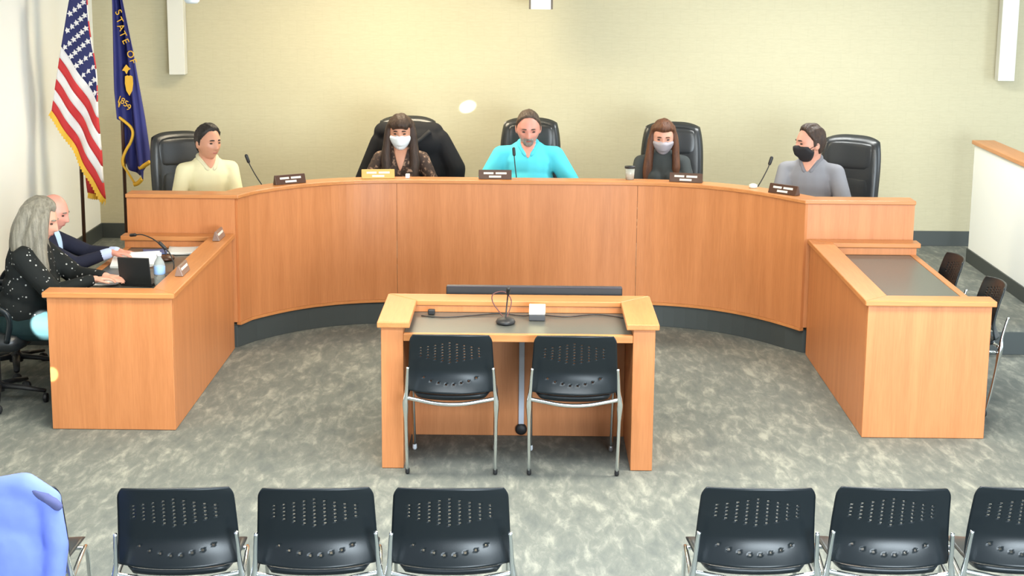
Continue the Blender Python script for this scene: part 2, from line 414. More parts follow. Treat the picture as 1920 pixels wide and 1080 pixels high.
rdesk = side_desk('empty cherry wood desk with grey top below the white half wall', RDX0, RDX1, LDY0, LDY1)

# ================================================================== WITNESS TABLE
TX0, TX1, TY0, TY1, TH = -.763, .704, 8.712, 9.44, .82
tcx, tcy = (TX0+TX1)/2, (TY0+TY1)/2
table = thing('witness_table', 'cherry wood testimony table with two black chairs in the middle', 'table', (tcx, tcy, 0))
def tb(name, xa, xb, ya, yb, za, zb, mat, bev=.003):
    return MB().box((xa-tcx, ya-tcy, za), (xb-tcx, yb-tcy, zb)).build(name, mat, table, bevel=bev)
tb('side_panel', TX0, TX0+.118, TY0, TY1, .002, TH-.033, 'wood'); tb('side_panel', TX1-.118, TX1, TY0, TY1, .002, TH-.033, 'wood')
tb('back_panel', TX0+.119, TX1-.119, TY1-.09, TY1-.06, .002, TH-.033, 'wood')
tb('worktop', TX0+.119, TX1-.119, TY0+.036, TY1-.092, .72, .75, 'laminate'); tb('worktop_edge', TX0+.119, TX1-.119, TY0+.002, TY0+.035, .712, .753, 'wood_x')
lw = .155
def tpoly(pts, mat): return MB().prism([(x-tcx, y-tcy) for x, y in pts], TH-.032, TH).build('ledge_cap', mat, table, bevel=.005)
tpoly([(TX0-.02, TY0-.02), (TX0+lw, TY0-.02), (TX0+lw, TY1-.18), (TX0-.02, TY1)], 'wood_y')
tpoly([(TX1-lw, TY0-.02), (TX1+.02, TY0-.02), (TX1+.02, TY1), (TX1-lw, TY1-.18)], 'wood_y')
tpoly([(TX0-.019, TY1+.002), (TX0+lw, TY1-.178), (TX1-lw, TY1-.178), (TX1+.019, TY1+.002)], 'wood_x')
tb('ledge_riser', TX0+.12, TX1-.12, TY1-.172, TY1-.155, .751, TH-.033, 'wood')
cc = atz(970, 800, .0)
MB().box((-.02-tcx-.005, TY1-.108-tcy, .075), (.012-tcx-.005, TY1-.091-tcy, .712)).build('cable_cover', plain('cable_cover_grey', (.55, .6, .7, 1), .4), table, bevel=.004)
gm = MB(); gm.lathe([(.030, 0), (.034, .004), (.034, .016), (.022, .024), (.004, .026)], 20, Matrix.Translation((-.009-tcx, TY1-.091-tcy, .045)) @ Matrix.Rotation(R(90), 4, 'X'))
gm.build('grommet', 'black', table, True)
# television on the far side of the table
tv = thing('television', 'flat black television hung behind the testimony table', 'television', ((-.448+.566)/2, TY1+.05, .25))
MB().box((-.51, 0, 0), (.51, .045, .605)).build('screen_housing', 'black', tv, bevel=.006)
MB().box((-.495, .046, .02), (.495, .048, .59)).build('screen', plain('screen_glass', (.01, .01, .012, 1), .1), tv)
MB().box((-.2, -.042, .1), (.2, -.001, .5)).build('wall_bracket', 'black', tv, bevel=.004)
MB().box((-.505, -.002, .602), (.505, .04, .607)).build('top_edge', plain('tv_top_edge', (.035, .033, .05, 1), .4), tv)

# things on the testimony table
WZ = .751
def mic(label, loc, path, rz=0, head_r=.011, base=True, matb='black'):
    t = thing('gooseneck_microphone', label, 'microphone', loc, rz)
    if base:
        MB().lathe([(.0, 0), (.05, 0), (.055, .008), (.048, .022), (.02, .03), (.0, .03)], 20, Matrix.Diagonal((1, 1.35, 1, 1))).build('base', matb, t, True)
    p = bez(path, 8); MB().tube(p, .004, 8).build('gooseneck', 'black', t, True)
    a, b = p[-1], p[-1]+(p[-1]-p[-3]).normalized()*.045
    MB().cap(a, b, head_r, head_r*1.05).build('capsule', 'black', t, True)
    return t
pm = atz(948, 606, WZ)
mic('black gooseneck microphone with looped cable on the testimony table', (pm.x, pm.y, WZ+.001), [(0, .01, .025), (.005, .03, .09), (.01, .03, .14), (.012, .01, .165)])
wire = plain('red_brown_wire', (.10, .03, .025, 1), .5)
MB().tube(bez([(0, .03, .006), (.03, .10, .10), (-.01, .12, .15), (-.07, .11, .14), (-.075, .10, .10), (-.04, .08, .05), (-.005, .05, .012)], 8), .0035, 7).build('looped_cable', wire, bpy.data.objects['gooseneck_microphone'], True)
pb = atz(1007, 600, WZ)
bxm = thing('speaker_timer', 'small box with pale lit top on the testimony table', 'timer', (pb.x, pb.y, WZ+.001), R(-2))
MB().box((-.045, -.03, 0), (.045, .03, .035)).build('housing', plain('timer_grey', (.06, .06, .065, 1), .5), bxm, bevel=.004)
MB().add([(-.045, -.028, .036), (.045, -.028, .036), (.045, .02, .085), (-.045, .02, .085), (-.045, .03, .036), (.045, .03, .036), (.045, .03, .085), (-.045, .03, .085)],
         [(0, 1, 2, 3), (3, 2, 6, 7), (4, 7, 6, 5), (0, 4, 5, 1), (0, 3, 7, 4), (1, 5, 6, 2)]).build('display', plain('timer_cream', (.95, .85, .52, 1), .45), bxm, bevel=.003)
pp = atz(809, 590, WZ)
dv = thing('power_plug', 'small black plug at the left back of the testimony table', 'plug', (pp.x, pp.y, WZ+.001))
MB().box((-.02, -.015, 0), (.02, .02, .03)).build('body', 'black', dv, bevel=.006); MB().tube([(0, .02, .015), (0, .03, .015), (.0, .04, .02)], .006, 8).build('prong', 'black', dv, True)
pc = [atz(x, y, WZ+.004) for x, y in ((790, 592), (835, 595), (880, 592), (935, 588), (980, 592), (1010, 590), (1060, 594), (1120, 590), (1178, 597))]
tag(MB().tube(bez([(p.x, min(p.y, TY1-.185), p.z) for p in pc], 6), .0035, 7).build('cable', 'black', None, True), 'thin black cable lying along the back of the testimony table', 'cable')

# ================================================================== STACKING CHAIRS
def make_stack_chair():
    """faces +Y; origin on the floor below the middle of the seat"""
    t = thing('side_chair', 'x', 'chair')
    # back shell with real perforations
    nx, nz = 46, 40; lean = R(13)
    zb, zt_ = .475, .80
    def bp(i, j):
        s = -1+2*i/nx; q = j/nz
        hw_ = .232-.018*q
        cut = max(0, (q-.86)/.14); hw_ *= 1-.075*cut**2.2
        cut2 = max(0, (.10-q)/.10); hw_ *= 1-.03*cut2**2
        x = s*hw_; zz = zb+(zt_-zb)*q + .010*(q**3)*(s*s)*-1
        y = -.205-math.tan(lean)*(zz-zb) + .045*abs(s)**2.3 + .012*math.sin(PI*q) - .055*max(0, 1-q/.36)**1.6*(1-.5*s*s)
        return (x, y, zz)
    vs = [bp(i, j) for i in range(nx+1) for j in range(nz+1)]
    holes = set()
    counts = [4, 5, 6, 7, 8, 7, 6, 5, 4]
    for c in range(9):
        i = 5+c*4+1; mid = 24.5
        top = 30 + min(c, 8-c)
        for k in range(counts[c]): holes.add((i, top-k*2)); holes.add((i+1, top-k*2)) if False else None
    for c in range(8):
        i = 7+c*4+1; holes.add((i, 7-(3-abs(c-3.5)) if False else int(9-1.2*(3.5-abs(c-3.5)))))
    fs = [(i*(nz+1)+j, (i+1)*(nz+1)+j, (i+1)*(nz+1)+j+1, i*(nz+1)+j+1) for i in range(nx) for j in range(nz) if (i, j) not in holes]
    mb = MB(); mb.add(vs, fs); o = mb.build('backrest', 'black_plastic', t, True)
    sd = o.modifiers.new('solid', 'SOLIDIFY'); sd.thickness = .010; sd.offset = 0
    # seat
    sm = MB(); n = 18; vs = []; 
    def sp(i, j, low):
        a = -1+2*i/n; b = -1+2*j/n
        w_ = .225+.018*b
        x = a*w_*math.sqrt(1-.18*b**4); y = b*.225*math.sqrt(1-.15*a**4) + .0
        z = .445 + .012*a*a - .012*max(0, b)**3*2.2 + .012*max(0, -b)**2 - .01*(1-a*a)*(1-b*b)
        m_ = max(abs(a), abs(b)); return (x, y, z - (.034*math.sqrt(max(0, 1-m_**8)) if low else 0))
    idx = {}
    for low in (0, 1):
        for i in range(n+1):
            for j in range(n+1):
                if low and (i in (0, n) or j in (0, n)): idx[(1, i, j)] = idx[(0, i, j)]
                else: idx[(low, i, j)] = len(vs); vs.append(sp(i, j, low))
    fs = []
    for low in (0, 1):
        for i in range(n):
            for j in range(n):
                q = (idx[(low, i, j)], idx[(low, i+1, j)], idx[(low, i+1, j+1)], idx[(low, i, j+1)]); fs.append(q[::-1] if low else q)
    sm.add(vs, fs); sm.build('seat', 'black_plastic', t, True)
    for s in (-1, 1):
        x = s*.232
        # rear leg: from the foot up past the seat and on as the back post
        rl = bez([(s*.236, -.155, .012), (s*.238, -.190, .20), (s*.240, -.215, .38), (s*.240, -.222, .43), (s*.233, -.228, .49), (s*.228, -.247, .57), (s*.224, -.262, .62)], 5)
        rad = []
        for p in rl: rad.append(.0095 + .007*math.exp(-((p.z-.405)/.055)**2) - .0015*max(0, (p.z-.5)/.12))
        leg = MB().tube(rl, rad, 12, 1.0).build('leg', 'chrome', t, True)
        MB().cap((s*.236, -.155, .012), (s*.236, -.156, .03), .0125, .012).build('foot', 'black', leg, True)
        flp = bez([(s*.240, -.20, .405), (s*.238, -.05, .418), (s*.234, .12, .414), (s*.230, .185, .385), (s*.228, .225, .28), (s*.226, .285, .012)], 5)
        leg = MB().tube(flp, .0095, 12).build('leg', 'chrome', t, True)
        MB().cap((s*.226, .285, .014), (s*.226, .282, .03), .013, .012).build('foot', plain('foot_pale', (.65, .7, .75, 1), .3) if s == -1 else 'grey_metal', leg, True)
    MB().tube(bez([(-.238, -.21, .440), (-.16, -.222, .428), (-.08, -.232, .416), (0, -.236, .412), (.08, -.232, .416), (.16, -.222, .428), (.238, -.21, .440)], 5), .011, 10).build('rear_rail', 'chrome', t, True)
    MB().tube([(-.234, .12, .414), (-.1, .13, .412), (.1, .13, .412), (.234, .12, .414)], .009, 10).build('front_rail', 'chrome', t, True)
    return t
chair0 = make_stack_chair()
first_chair = [True]
def put_chair(x, y, rz, label, group):
    o = chair0 if first_chair[0] else copy_tree(chair0)
    first_chair[0] = False
    o.location = (x, y, 0); o.rotation_euler = (0, 0, rz); tag(o, label, 'chair', group); return o
G1 = 'black perforated chairs at the testimony table'
put_chair(-.382, 8.775, R(0), 'left black perforated chair drawn up to the testimony table', G1)
put_chair(.272, 8.775, R(0), 'right black perforated chair drawn up to the testimony table', G1)
G2 = 'black perforated chairs in the front row of the audience'
YR = 6.24
fr = [(-18, 5, 'front row chair under the blue jacket at the left edge'), (312, 5, 'front row chair with black perforated back next to the blue jacket'),
      (580, 4, 'second black front row chair from the blue jacket'), (840, 2, 'front row chair left of the central aisle, nearest the gap'),
      (1427, 0, 'front row chair right of the central aisle, nearest the gap'), (1687, -2, 'second black front row chair right of the aisle gap'),
      (1950, -2, 'front row chair cut off by the right edge')]
for px, a, lb in fr:
    p = atz(px, 918, .80); put_chair(p.x, p.y+.29, R(a), lb, G2)
G3 = 'black chairs tucked in at the empty desk'
put_chair(2.62, 10.93, R(90), 'far black chair with chrome frame at the empty right desk', G3)
put_chair(2.66, 10.10, R(90), 'near black chair with chrome frame at the empty right desk', G3)

# ================================================================== LEATHER CHAIRS
def leather_chair(label, loc, rz, w=.52, top=1.24, tilt=8, group='black leather executive chairs'):
    t = thing('executive_chair', label, 'chair', loc, rz, group)
    h = top-.50
    mt = Matrix.Translation((0, -.25, .50)) @ Matrix.Rotation(R(tilt), 4, 'X') @ Matrix.Translation((0, 0, h/2))
    MB().pad(w, h, .13, 18, 22, .22, .05, mt, 5, -.02).build('backrest', 'leather', t, True)
    mt2 = mt @ Matrix.Translation((0, .045, h/2-.17))
    MB().pad(w*.80, .25, .05, 14, 10, .3, .03, mt2, 4).build('headrest_cushion', 'leather', t, True)
    mt3 = mt @ Matrix.Translation((0, .045, -h/2+.24))
    MB().pad(w*.80, .38, .05, 14, 12, .3, .03, mt3, 4).build('lumbar_cushion', 'leather', t, True)
    MB().pad(.52, .50, .13, 16, 16, .3, 0, Matrix.Translation((0, .0, .42)) @ Matrix.Rotation(R(-90), 4, 'X'), 5).build('seat', 'leather', t, True)
    for s in (-1, 1):
        MB().tube(bez([(s*.27, -.20, .44), (s*.30, -.14, .60), (s*.30, -.02, .655), (s*.30, .14, .65), (s*.29, .19, .58), (s*.27, .16, .44)], 6), .018, 10).build('armrest', 'black_plastic', t, True)
    MB().lathe([(.0, .07), (.045, .07), (.045, .12), (.028, .13), (.028, .35), (.1, .355), (.1, .365), (.0, .365)], 16).build('gas_column', 'black', t, True)
    for k in range(5):
        a = 2*PI*k/5+.3; d = Vector((math.cos(a), math.sin(a), 0))
        leg = MB().tube([d*.03+Vector((0, 0, .105)), d*.16+Vector((0, 0, .095)), d*.30+Vector((0, 0, .075))], [.03, .024, .018], 8, .7).build('base_leg', 'black', t, True)
        q = d*.30; MB().lathe([(.0, -.012), (.028, -.012), (.030, -.006), (.030, .006), (.028, .012), (.0, .012)], 14, Matrix.Translation((q.x, q.y, .031)) @ Matrix.Rotation(a+PI/2, 4, 'Z') @ Matrix.Rotation(R(90), 4, 'X')).build('caster', 'black', leg, True)
    return t

# ================================================================== PEOPLE
HA, HB, HC = .075, .096, .116
def smooth(a, b, x):
    t = min(1, max(0, (x-a)/(b-a))); return t*t*(3-2*t)
def head_pt(d, nose=1):
    dx, dy, dz = d; x, y, z = HA*dx, HB*dy, HC*dz
    if dz < 0:
        k = -dz; x *= 1-.26*k**1.6
        if dy < 0: y *= 1-.42*k
        else: y *= 1+.05*k
    if dz > 0: x *= 1+.05*dz*(1-dz)*4*.3
    if dy > 0:
        y *= 1-.06*math.exp(-(x/.04)**2)*0
        g = lambda cx, cz, sx, sz: math.exp(-((abs(x)-cx)/sx)**2-((z-cz)/sz)**2)
        if nose:
            y += .020*math.exp(-(x/.012)**2)*smooth(.03, -.026, z)*smooth(-.045, -.030, z)
            y += .006*math.exp(-(x/.022)**2-((z+.03)/.010)**2)
        y += .005*g(.028, .026, .03, .012) - .010*g(.031, .006, .015, .012)
        y += .006*math.exp(-(x/.022)**2-((z+.058)/.011)**2) - .004*math.exp(-(x/.03)**2-((z+.074)/.006)**2)
        y += .008*math.exp(-(x/.024)**2-((z+.096)/.018)**2)
        x += math.copysign(.004, x)*g(.05, -.015, .02, .02)
    return Vector((x, y, z))
def head_grid(fn, nu=56, nv=44):
    vs = []; 
    for i in range(1, nv):
        ph = PI*i/nv
        for k in range(nu):
            a = 2*PI*k/nu; d = (math.sin(ph)*math.cos(a), math.sin(ph)*math.sin(a), math.cos(ph)); vs.append(fn(d))
    t = len(vs); vs += [fn((0, 0, 1)), fn((0, 0, -1))]
    fs = [(i*nu+k, (i+1)*nu+k, (i+1)*nu+(k+1) % nu, i*nu+(k+1) % nu) for i in range(nv-2) for k in range(nu)]
    fs += [(t, k, (k+1) % nu) for k in range(nu)] + [(t+1, (nv-2)*nu+(k+1) % nu, (nv-2)*nu+k) for k in range(nu)]
    return vs, fs
def shell(fn_off, nose=1):
    """surface that follows the head at a given offset"""
    def fn(d):
        p = head_pt(d, nose); n = Vector((p.x/HA**2, p.y/HB**2, p.z/HC**2)).normalized()
        return p+n*fn_off(p, d)
    return head_grid(fn)
def interp(x, xs, ys):
    if x <= xs[0]: return ys[0]
    for i in range(1, len(xs)):
        if x <= xs[i]:
            t = (x-xs[i-1])/(xs[i]-xs[i-1]); return ys[i-1]+(ys[i]-ys[i-1])*t
    return ys[-1]
def hair_off(th, front=.070, side=-.005, nape=-.08, temple=.012, crop=1):
    def f(p, d):
        zl = interp(p.y/HB, [-1, -.35, -.12, .10, .22, .40, .62, 1.0], [nape, nape, side-.03, side-.03, side+.025, .052, front+temple*.6, front])
        zl += temple*math.exp(-((abs(p.x)-.045)/.018)**2)*smooth(.4, .7, p.y/HB)
        taper = .45+.55*smooth(-.02, .07, p.z)
        wob = 1+.16*math.sin(p.x*150+p.y*60+p.z*40)+.10*math.sin(p.x*320-p.z*210)
        return -.007+smooth(zl-.006, zl+.016+.010*(p.y > .05), p.z)*(th*taper*wob+.007)
    return f
def mask_off(p, d):
    m = smooth(-.01, .03, p.y)*smooth(-.008, -.016, p.z-.010*math.exp(-(p.x/.022)**2))*smooth(-.118, -.106, p.z)*smooth(.070, .062, abs(p.x))
    return -.006+m*.018+m*.018*math.exp(-(p.x/.024)**2-((p.z+.028)/.045)**2)
def goatee_off(p, d):
    m = smooth(.03, .05, p.y)*smooth(-.036, -.042, p.z)*smooth(.036, .028, abs(p.x))*(1-math.exp(-(p.x/.018)**4-((p.z+.058)/.008)**4))
    return -.006+m*.013
def beard_off(p, d):
    zl = interp(p.y/HB, [0, .1, .5, .8, 1], [.0, -.02, -.055, -.045, -.04])
    m = smooth(.0, .015, p.y)*smooth(zl+.006, zl-.006, p.z)*(1-math.exp(-(p.x/.018)**4-((p.z+.058)/.008)**4))
    return -.006+m*.010
def lips_off(p, d):
    m = smooth(.05, .06, p.y)*math.exp(-(p.x/.022)**4-((p.z+.058)/.0075)**4); return -.004+m*.0055
def ik(a, b, l1, l2, pole):
    a, b, pole = Vector(a), Vector(b), Vector(pole); d = b-a; L = d.length
    if L > (l1+l2)*.995: b = a+d.normalized()*(l1+l2)*.995; d = b-a; L = d.length
    x = (l1*l1-l2*l2+L*L)/(2*L); hh = math.sqrt(max(0, l1*l1-x*x)); u = d/L
    p = (pole-u*pole.dot(u)).normalized(); return a+u*x+p*hh, b
def hand(mb, w, fd, pn, side, curl=.35, k=1.0):
    """palm and five fingers from wrist w, fingers along fd, palm facing pn; side +1 puts the thumb on +across"""
    fd = Vector(fd).normalized(); pn = Vector(pn); pn = (pn-fd*pn.dot(fd)).normalized(); ac = fd.cross(pn)*side
    w = Vector(w)
    mb.cap(w-fd*.02, w+fd*.02, .025*k, .027*k)
    for q in (-.026, -.009, .009, .026): mb.cap(w+fd*.015+ac*q*.6*k, w+fd*.085*k+ac*q*k, .015*k, .0125*k)
    for i, (q, ln) in enumerate(((.030, .070), (.010, .080), (-.010, .074), (-.029, .058))):
        p = w+fd*.088*k+ac*q*k; d = fd.copy()
        for sgm, fr_ in enumerate((.45, .32, .23)):
            ang = curl*(.6+.5*sgm); d = (d*math.cos(ang)+pn*math.sin(ang)).normalized(); nx_ = p+d*ln*fr_*k
            mb.cap(p, nx_, (.0098-.0008*sgm)*k, (.0092-.0009*sgm)*k, 10); p = nx_
    p = w+fd*.03*k+ac*.026*k; d = (fd*.65+ac*.75+pn*.15).normalized()
    for ln, ra in ((.04, .0135), (.034, .0115), (.024, .010)):
        nx_ = p+d*ln*k; mb.cap(p, nx_, ra*k, (ra-.0012)*k, 10); p = nx_; d = (d*.85+fd*.4+pn*.12).normalized()
def person(label, loc, rz, s, look=(0, 0, 0), lean=4, hands=None, build=1.0, skin='skin', hair=None, hairmat_=None, shirt=None, sleeve=1.0, shirt_mat=None,
           pants_mat=None, mask=None, goatee=None, beard=None, bald=False, hk=1.12, collar=None, collar_kind='round', belly=0, sh=.175, pole=(0, -.3, -1), hand_dir=None,
           undershirt=None, cuff=None, neckline=0, legs=True, female=False, handpn=(0, 0, -1)):
    """seated person facing local +Y, origin on the floor below the hips; look = head yaw, pitch (down +), roll in degrees"""
    t = thing('person', label, 'person', loc, rz); t.scale = (s, s, s)
    L = R(lean); u = Vector((0, math.sin(L), math.cos(L))); hip = Vector((0, 0, .55))
    nb = hip+u*.50; ch = hip+u*.30
    S = [hip+u*.418+Vector((sx*sh, 0, 0)) for sx in (-1, 1)]
    hc = nb+Vector((0, math.sin(L)*.10+.025, .128))
    HR = Euler((R(-look[1]), R(look[2]), 0)).to_matrix(); HR = Matrix.Rotation(R(look[0]), 3, 'Z') @ HR
    HM = Matrix.Translation(hc) @ HR.to_4x4() @ Matrix.Diagonal((hk, hk, hk, 1))
    hands = hands or [(-.16, .42, .78), (.16, .42, .78)]
    arms = []
    for i, sx in enumerate((-1, 1)):
        pl_ = Vector((sx*.55+pole[0], pole[1], pole[2])); e, wv = ik(S[i], hands[i], .285, .25, pl_); arms.append((S[i], e, wv))
    # ---- body
    mb = MB(); mb.add(*head_grid(lambda d: HM @ head_pt(d)))
    for sx in (-1, 1): mb.ell(HM @ Vector((sx*.076, -.008, -.008)), (.010*hk, .020*hk, .032*hk), HR)
    mb.cap(nb-u*.05, hc+HR @ Vector((0, -.02, -.06)), .056*build**.5, .054*build**.5)
    mb.ell(ch, (.135*build, .095*build, .20)); mb.ell(hip+u*.05, (.15*build, .11*build, .13))
    for i, (a, e, w) in enumerate(arms):
        mb.cap(a, e, .045*build, .038*build); mb.cap(e, w, .037*build, .026)
        mb.cap(nb-u*.03, a, .05, .045)
        fd = hand_dir[i] if hand_dir else ((w-e).normalized()*.6+Vector((0, .5, -.1)))
        hand(mb, w, fd, handpn, 1 if i == 0 else -1, .35, 1.0 if not female else .9)
    K = [Vector((sx*.12, .44, .50)) for sx in (-1, 1)]; A = [Vector((sx*.12, .42, .09)) for sx in (-1, 1)]
    if legs:
        for i, sx in enumerate((-1, 1)):
            mb.cap((sx*.09, .02, .53), K[i], .07, .052); mb.cap(K[i], A[i], .05, .035); mb.cap(A[i], A[i]+Vector((0, .06, -.04)), .035, .03)
    body = link_mesh('body', blob(mb, 'body', .0065, 2), skin, t)
    # ---- face
    for sx in (-1, 1):
        MB().ell(HM @ Vector((sx*.031, HB*.84, .006)), (.012*hk, .008*hk, .0055*hk), HR).build('eye', 'eye', body, True)
        p0 = [HM @ (head_pt(Vector((q*sx, .86, .215+.02*math.sin((q-.2)*6))).normalized())+Vector((0, .0005, 0))) for q in (.18, .32, .46, .60)]
        MB().tube(p0, [.004, .0055, .005, .003], 6).build('eyebrow', hairmat_ or 'hair_brown2', body, True)
    if not mask:
        MB().add(*[(lambda vf: ([HM @ v for v in vf[0]], vf[1]))(shell(lips_off))][0]).build('lips', 'lips', body, True)
    def headshell(name, fn, mat, par=t, nose=1):
        vs, fs = shell(fn, nose); return MB().add([HM @ v for v in vs], fs).build(name, mat, par, True)
    if mask: 
        mk = headshell('face_mask', mask_off, mask, nose=0)
        for sx in (-1, 1): MB().tube([HM @ Vector((sx*.066, .045, -.03)), HM @ Vector((sx*.080, .015, -.012)), HM @ Vector((sx*.086, -.012, .0))], .002, 6).build('ear_loop', mask, mk, True)
    if goatee: headshell('goatee', goatee_off, goatee)
    if beard: headshell('beard', beard_off, beard)
    # ---- hair
    if hair:
        kind, kw, prims = hair
        vs, fs = shell(hair_off(**kw)); hm = MB().add([HM @ v for v in vs], fs)
        if prims:
            for sgm in prims:
                pts = bez(sgm[0], 5); rr = sgm[1]
                pw = [HM @ Vector(p) for p in pts]
                for a_, b_, k in zip(pw[:-1], pw[1:], range(len(pw))):
                    r0 = interp(k/(len(pw)-1), [i/(len(rr)-1) for i in range(len(rr))], rr); r1 = interp((k+1)/(len(pw)-1), [i/(len(rr)-1) for i in range(len(rr))], rr)
                    hm.cap(a_, b_, r0*hk, r1*hk, 10)
            link_mesh('hair', blob(hm, 'hair', .008, 2), hairmat_, t)
        else: hm.build('hair', hairmat_, t, True)
    # ---- shirt
    B = build; sm = MB()
    sm.ell(ch+u*.02, (.158*B, .118*B, .225)); sm.ell(hip+u*.08, (.165*B, .130*B+belly*.5, .16)); sm.ell(hip+u*.20+Vector((0, belly*.4, 0)), (.155*B+belly*.3, .118*B+belly*.6, .17))
    if female:
        for sx in (-1, 1): sm.ell(hip+u*.30+Vector((sx*.075, .085, 0)), (.07, .065, .075))
    sm.ell(ch+u*.07, (.165*B, .105*B, .10))
    for i, (a, e, w) in enumerate(arms):
        sm.cap(nb-u*.045+Vector(((-1, 1)[i]*.035, -.008, 0)), a, .046, .058*B)
        end = e if sleeve <= .5 else e.lerp(w, min(1, (sleeve-.5)*2)*.94)
        if sleeve <= .5:
            q = a.lerp(e, sleeve*2); sm.cap(a, q, .058*B, .060*B)
        else:
            sm.cap(a, e, .058*B, .052*B); sm.cap(e, end, .050*B, .038)
    if collar_kind == 'round': sm.cap(nb-u*.05, nb+u*.005, .070, .064)
    shm = blob(sm, 'shirt', .010, 5); link_mesh('shirt' if not undershirt else 'jacket', shm, shirt_mat, t)
    if collar:
        cm = MB()
        for sx in (-1, 1):
            pts = bez([nb+Vector((sx*.004, -.070, .030)), nb+Vector((sx*.055, -.045, .032)), nb+Vector((sx*.072, .015, .012)), nb+Vector((sx*.050, .066, -.025)), nb+Vector((sx*.018, .100, -.075+.0))], 5)
            cm.tube(pts, [.016]*(len(pts)-3)+[.017, .015, .008], 8, .55)
        cm.build('collar', collar, t, True)
    if undershirt:
        um = MB(); um.ell(ch+Vector((0, .075*B+.012, .06)), (.045, .045, .15)); um.cap(nb-u*.05, nb+u*.01, .066, .064)
        link_mesh('shirt', blob(um, 'inner', .008, 3), undershirt, t)
    if neckline:
        from mathutils.bvhtree import BVHTree
        bv = BVHTree.FromPolygons([v.co for v in shm.vertices], [tuple(p_.vertices) for p_ in shm.polygons])
        vs = []; n1, n2 = 10, 8; dz = neckline
        for i in range(n1+1):
            zz = nb.z+.02-(dz+.02)*i/n1; hw2 = .058*(1-(i/n1))**.8+.002
            for j in range(n2+1):
                xx = hw2*(-1+2*j/n2); h_ = bv.ray_cast(Vector((xx, nb.y+.5, zz)), Vector((0, -1, 0)))[0]
                vs.append(Vector((xx, (h_.y if h_ else nb.y+.05)+.004, zz)))
        o = MB().add(vs, [(i*(n2+1)+j, i*(n2+1)+j+1, (i+1)*(n2+1)+j+1, (i+1)*(n2+1)+j) for i in range(n1) for j in range(n2)]).build('neckline', skin, body, True)
        sd = o.modifiers.new('s', 'SOLIDIFY'); sd.thickness = .004
    if cuff:
        for (a, e, w) in arms:
            d = (w-e).normalized(); MB().cap(w-d*.055, w-d*.012, .040, .038).build('cuff', cuff, t, True)
    # ---- trousers and shoes
    if legs and pants_mat:
        pmb = MB()
        for i, sx in enumerate((-1, 1)):
            pmb.cap((sx*.085, -.03, .54), K[i], .092*B, .070); pmb.cap(K[i], A[i]+Vector((0, 0, .02)), .066, .055)
        pmb.ell(hip+Vector((0, 0, -.03)), (.165*B, .13*B, .10)); link_mesh('trousers', blob(pmb, 'trousers', .011, 4), pants_mat, t)
        for i, sx in enumerate((-1, 1)):
            MB().pad(.09, .25, .085, 8, 12, .4, 0, Matrix.Translation(A[i]+Vector((0, .07, -.045))) @ Matrix.Rotation(R(-90), 4, 'X'), 3).build('shoe', 'black', t, True)
    return t

def fabric(name, col, rough=.85): return plain(name, col, rough, bump=.3, bscale=350, spec=.2)
def dots_mat(name, base, dot, scale, thr, rough=.8, warp=0):
    m, nt, b = newmat(name); tc = N(nt, 'ShaderNodeTexCoord'); v = N(nt, 'ShaderNodeTexVoronoi'); v.inputs['Scale'].default_value = scale
    nt.links.new(tc.outputs['Object'], v.inputs['Vector'])
    r = ramp(nt, [(thr, dot), (thr+.06, base)]); nt.links.new(v.outputs['Distance'], r.inputs[0]); nt.links.new(r.outputs[0], b.inputs['Base Color'])
    b.inputs['Roughness'].default_value = rough; b.inputs['Specular IOR Level'].default_value = .2
    return m
def floral_mat():
    m, nt, b = newmat('brown_floral'); tc = N(nt, 'ShaderNodeTexCoord'); n = N(nt, 'ShaderNodeTexNoise'); n.inputs['Scale'].default_value = 34; n.inputs['Detail'].default_value = 1.5
    nt.links.new(tc.outputs['Object'], n.inputs['Vector'])
    r = ramp(nt, [(.42, (.035, .020, .015, 1)), (.56, (.06, .034, .024, 1)), (.66, (.30, .19, .13, 1))])
    nt.links.new(n.outputs['Fac'], r.inputs[0]); nt.links.new(r.outputs[0], b.inputs['Base Color']); b.inputs['Roughness'].default_value = .8
    return m

ZD = DZ
def seat_pos(px, py, Y): p = at(px, py, Y); return p
# heights: top of head in the model is about 1.335 * scale above the floor
def place(px, py_top, Y, hoff=(0, 0)):
    p = at(px, py_top, Y); s = (p.z-ZD)/1.318; return p, s

# 1 beige sweater
p, s = place(376, 231, 12.42)
leather_chair('black leather chair behind the man in the cream sweater', (p.x-.10, p.y+.22, ZD), R(180+34), .50, 1.20)
person('man in a cream sweater with black hair looking to his left', (p.x+.03, p.y+.03, ZD), R(180+26), s, look=(20, 4, 0), lean=3, hands=[(-.05, .36, .79), (.17, .34, .79)],
       skin='skin2', hair=('short', dict(th=.016, front=.074, side=0, nape=-.075), None), hairmat_='hair_black', shirt_mat=fabric('cream_knit', (.72, .66, .42, 1)), sleeve=1.0,
       pants_mat=fabric('dark_trousers', (.02, .02, .025, 1)), build=1.08, collar=fabric('cream_collar', (.62, .58, .40, 1)), sh=.18, collar_kind='none', neckline=.06)
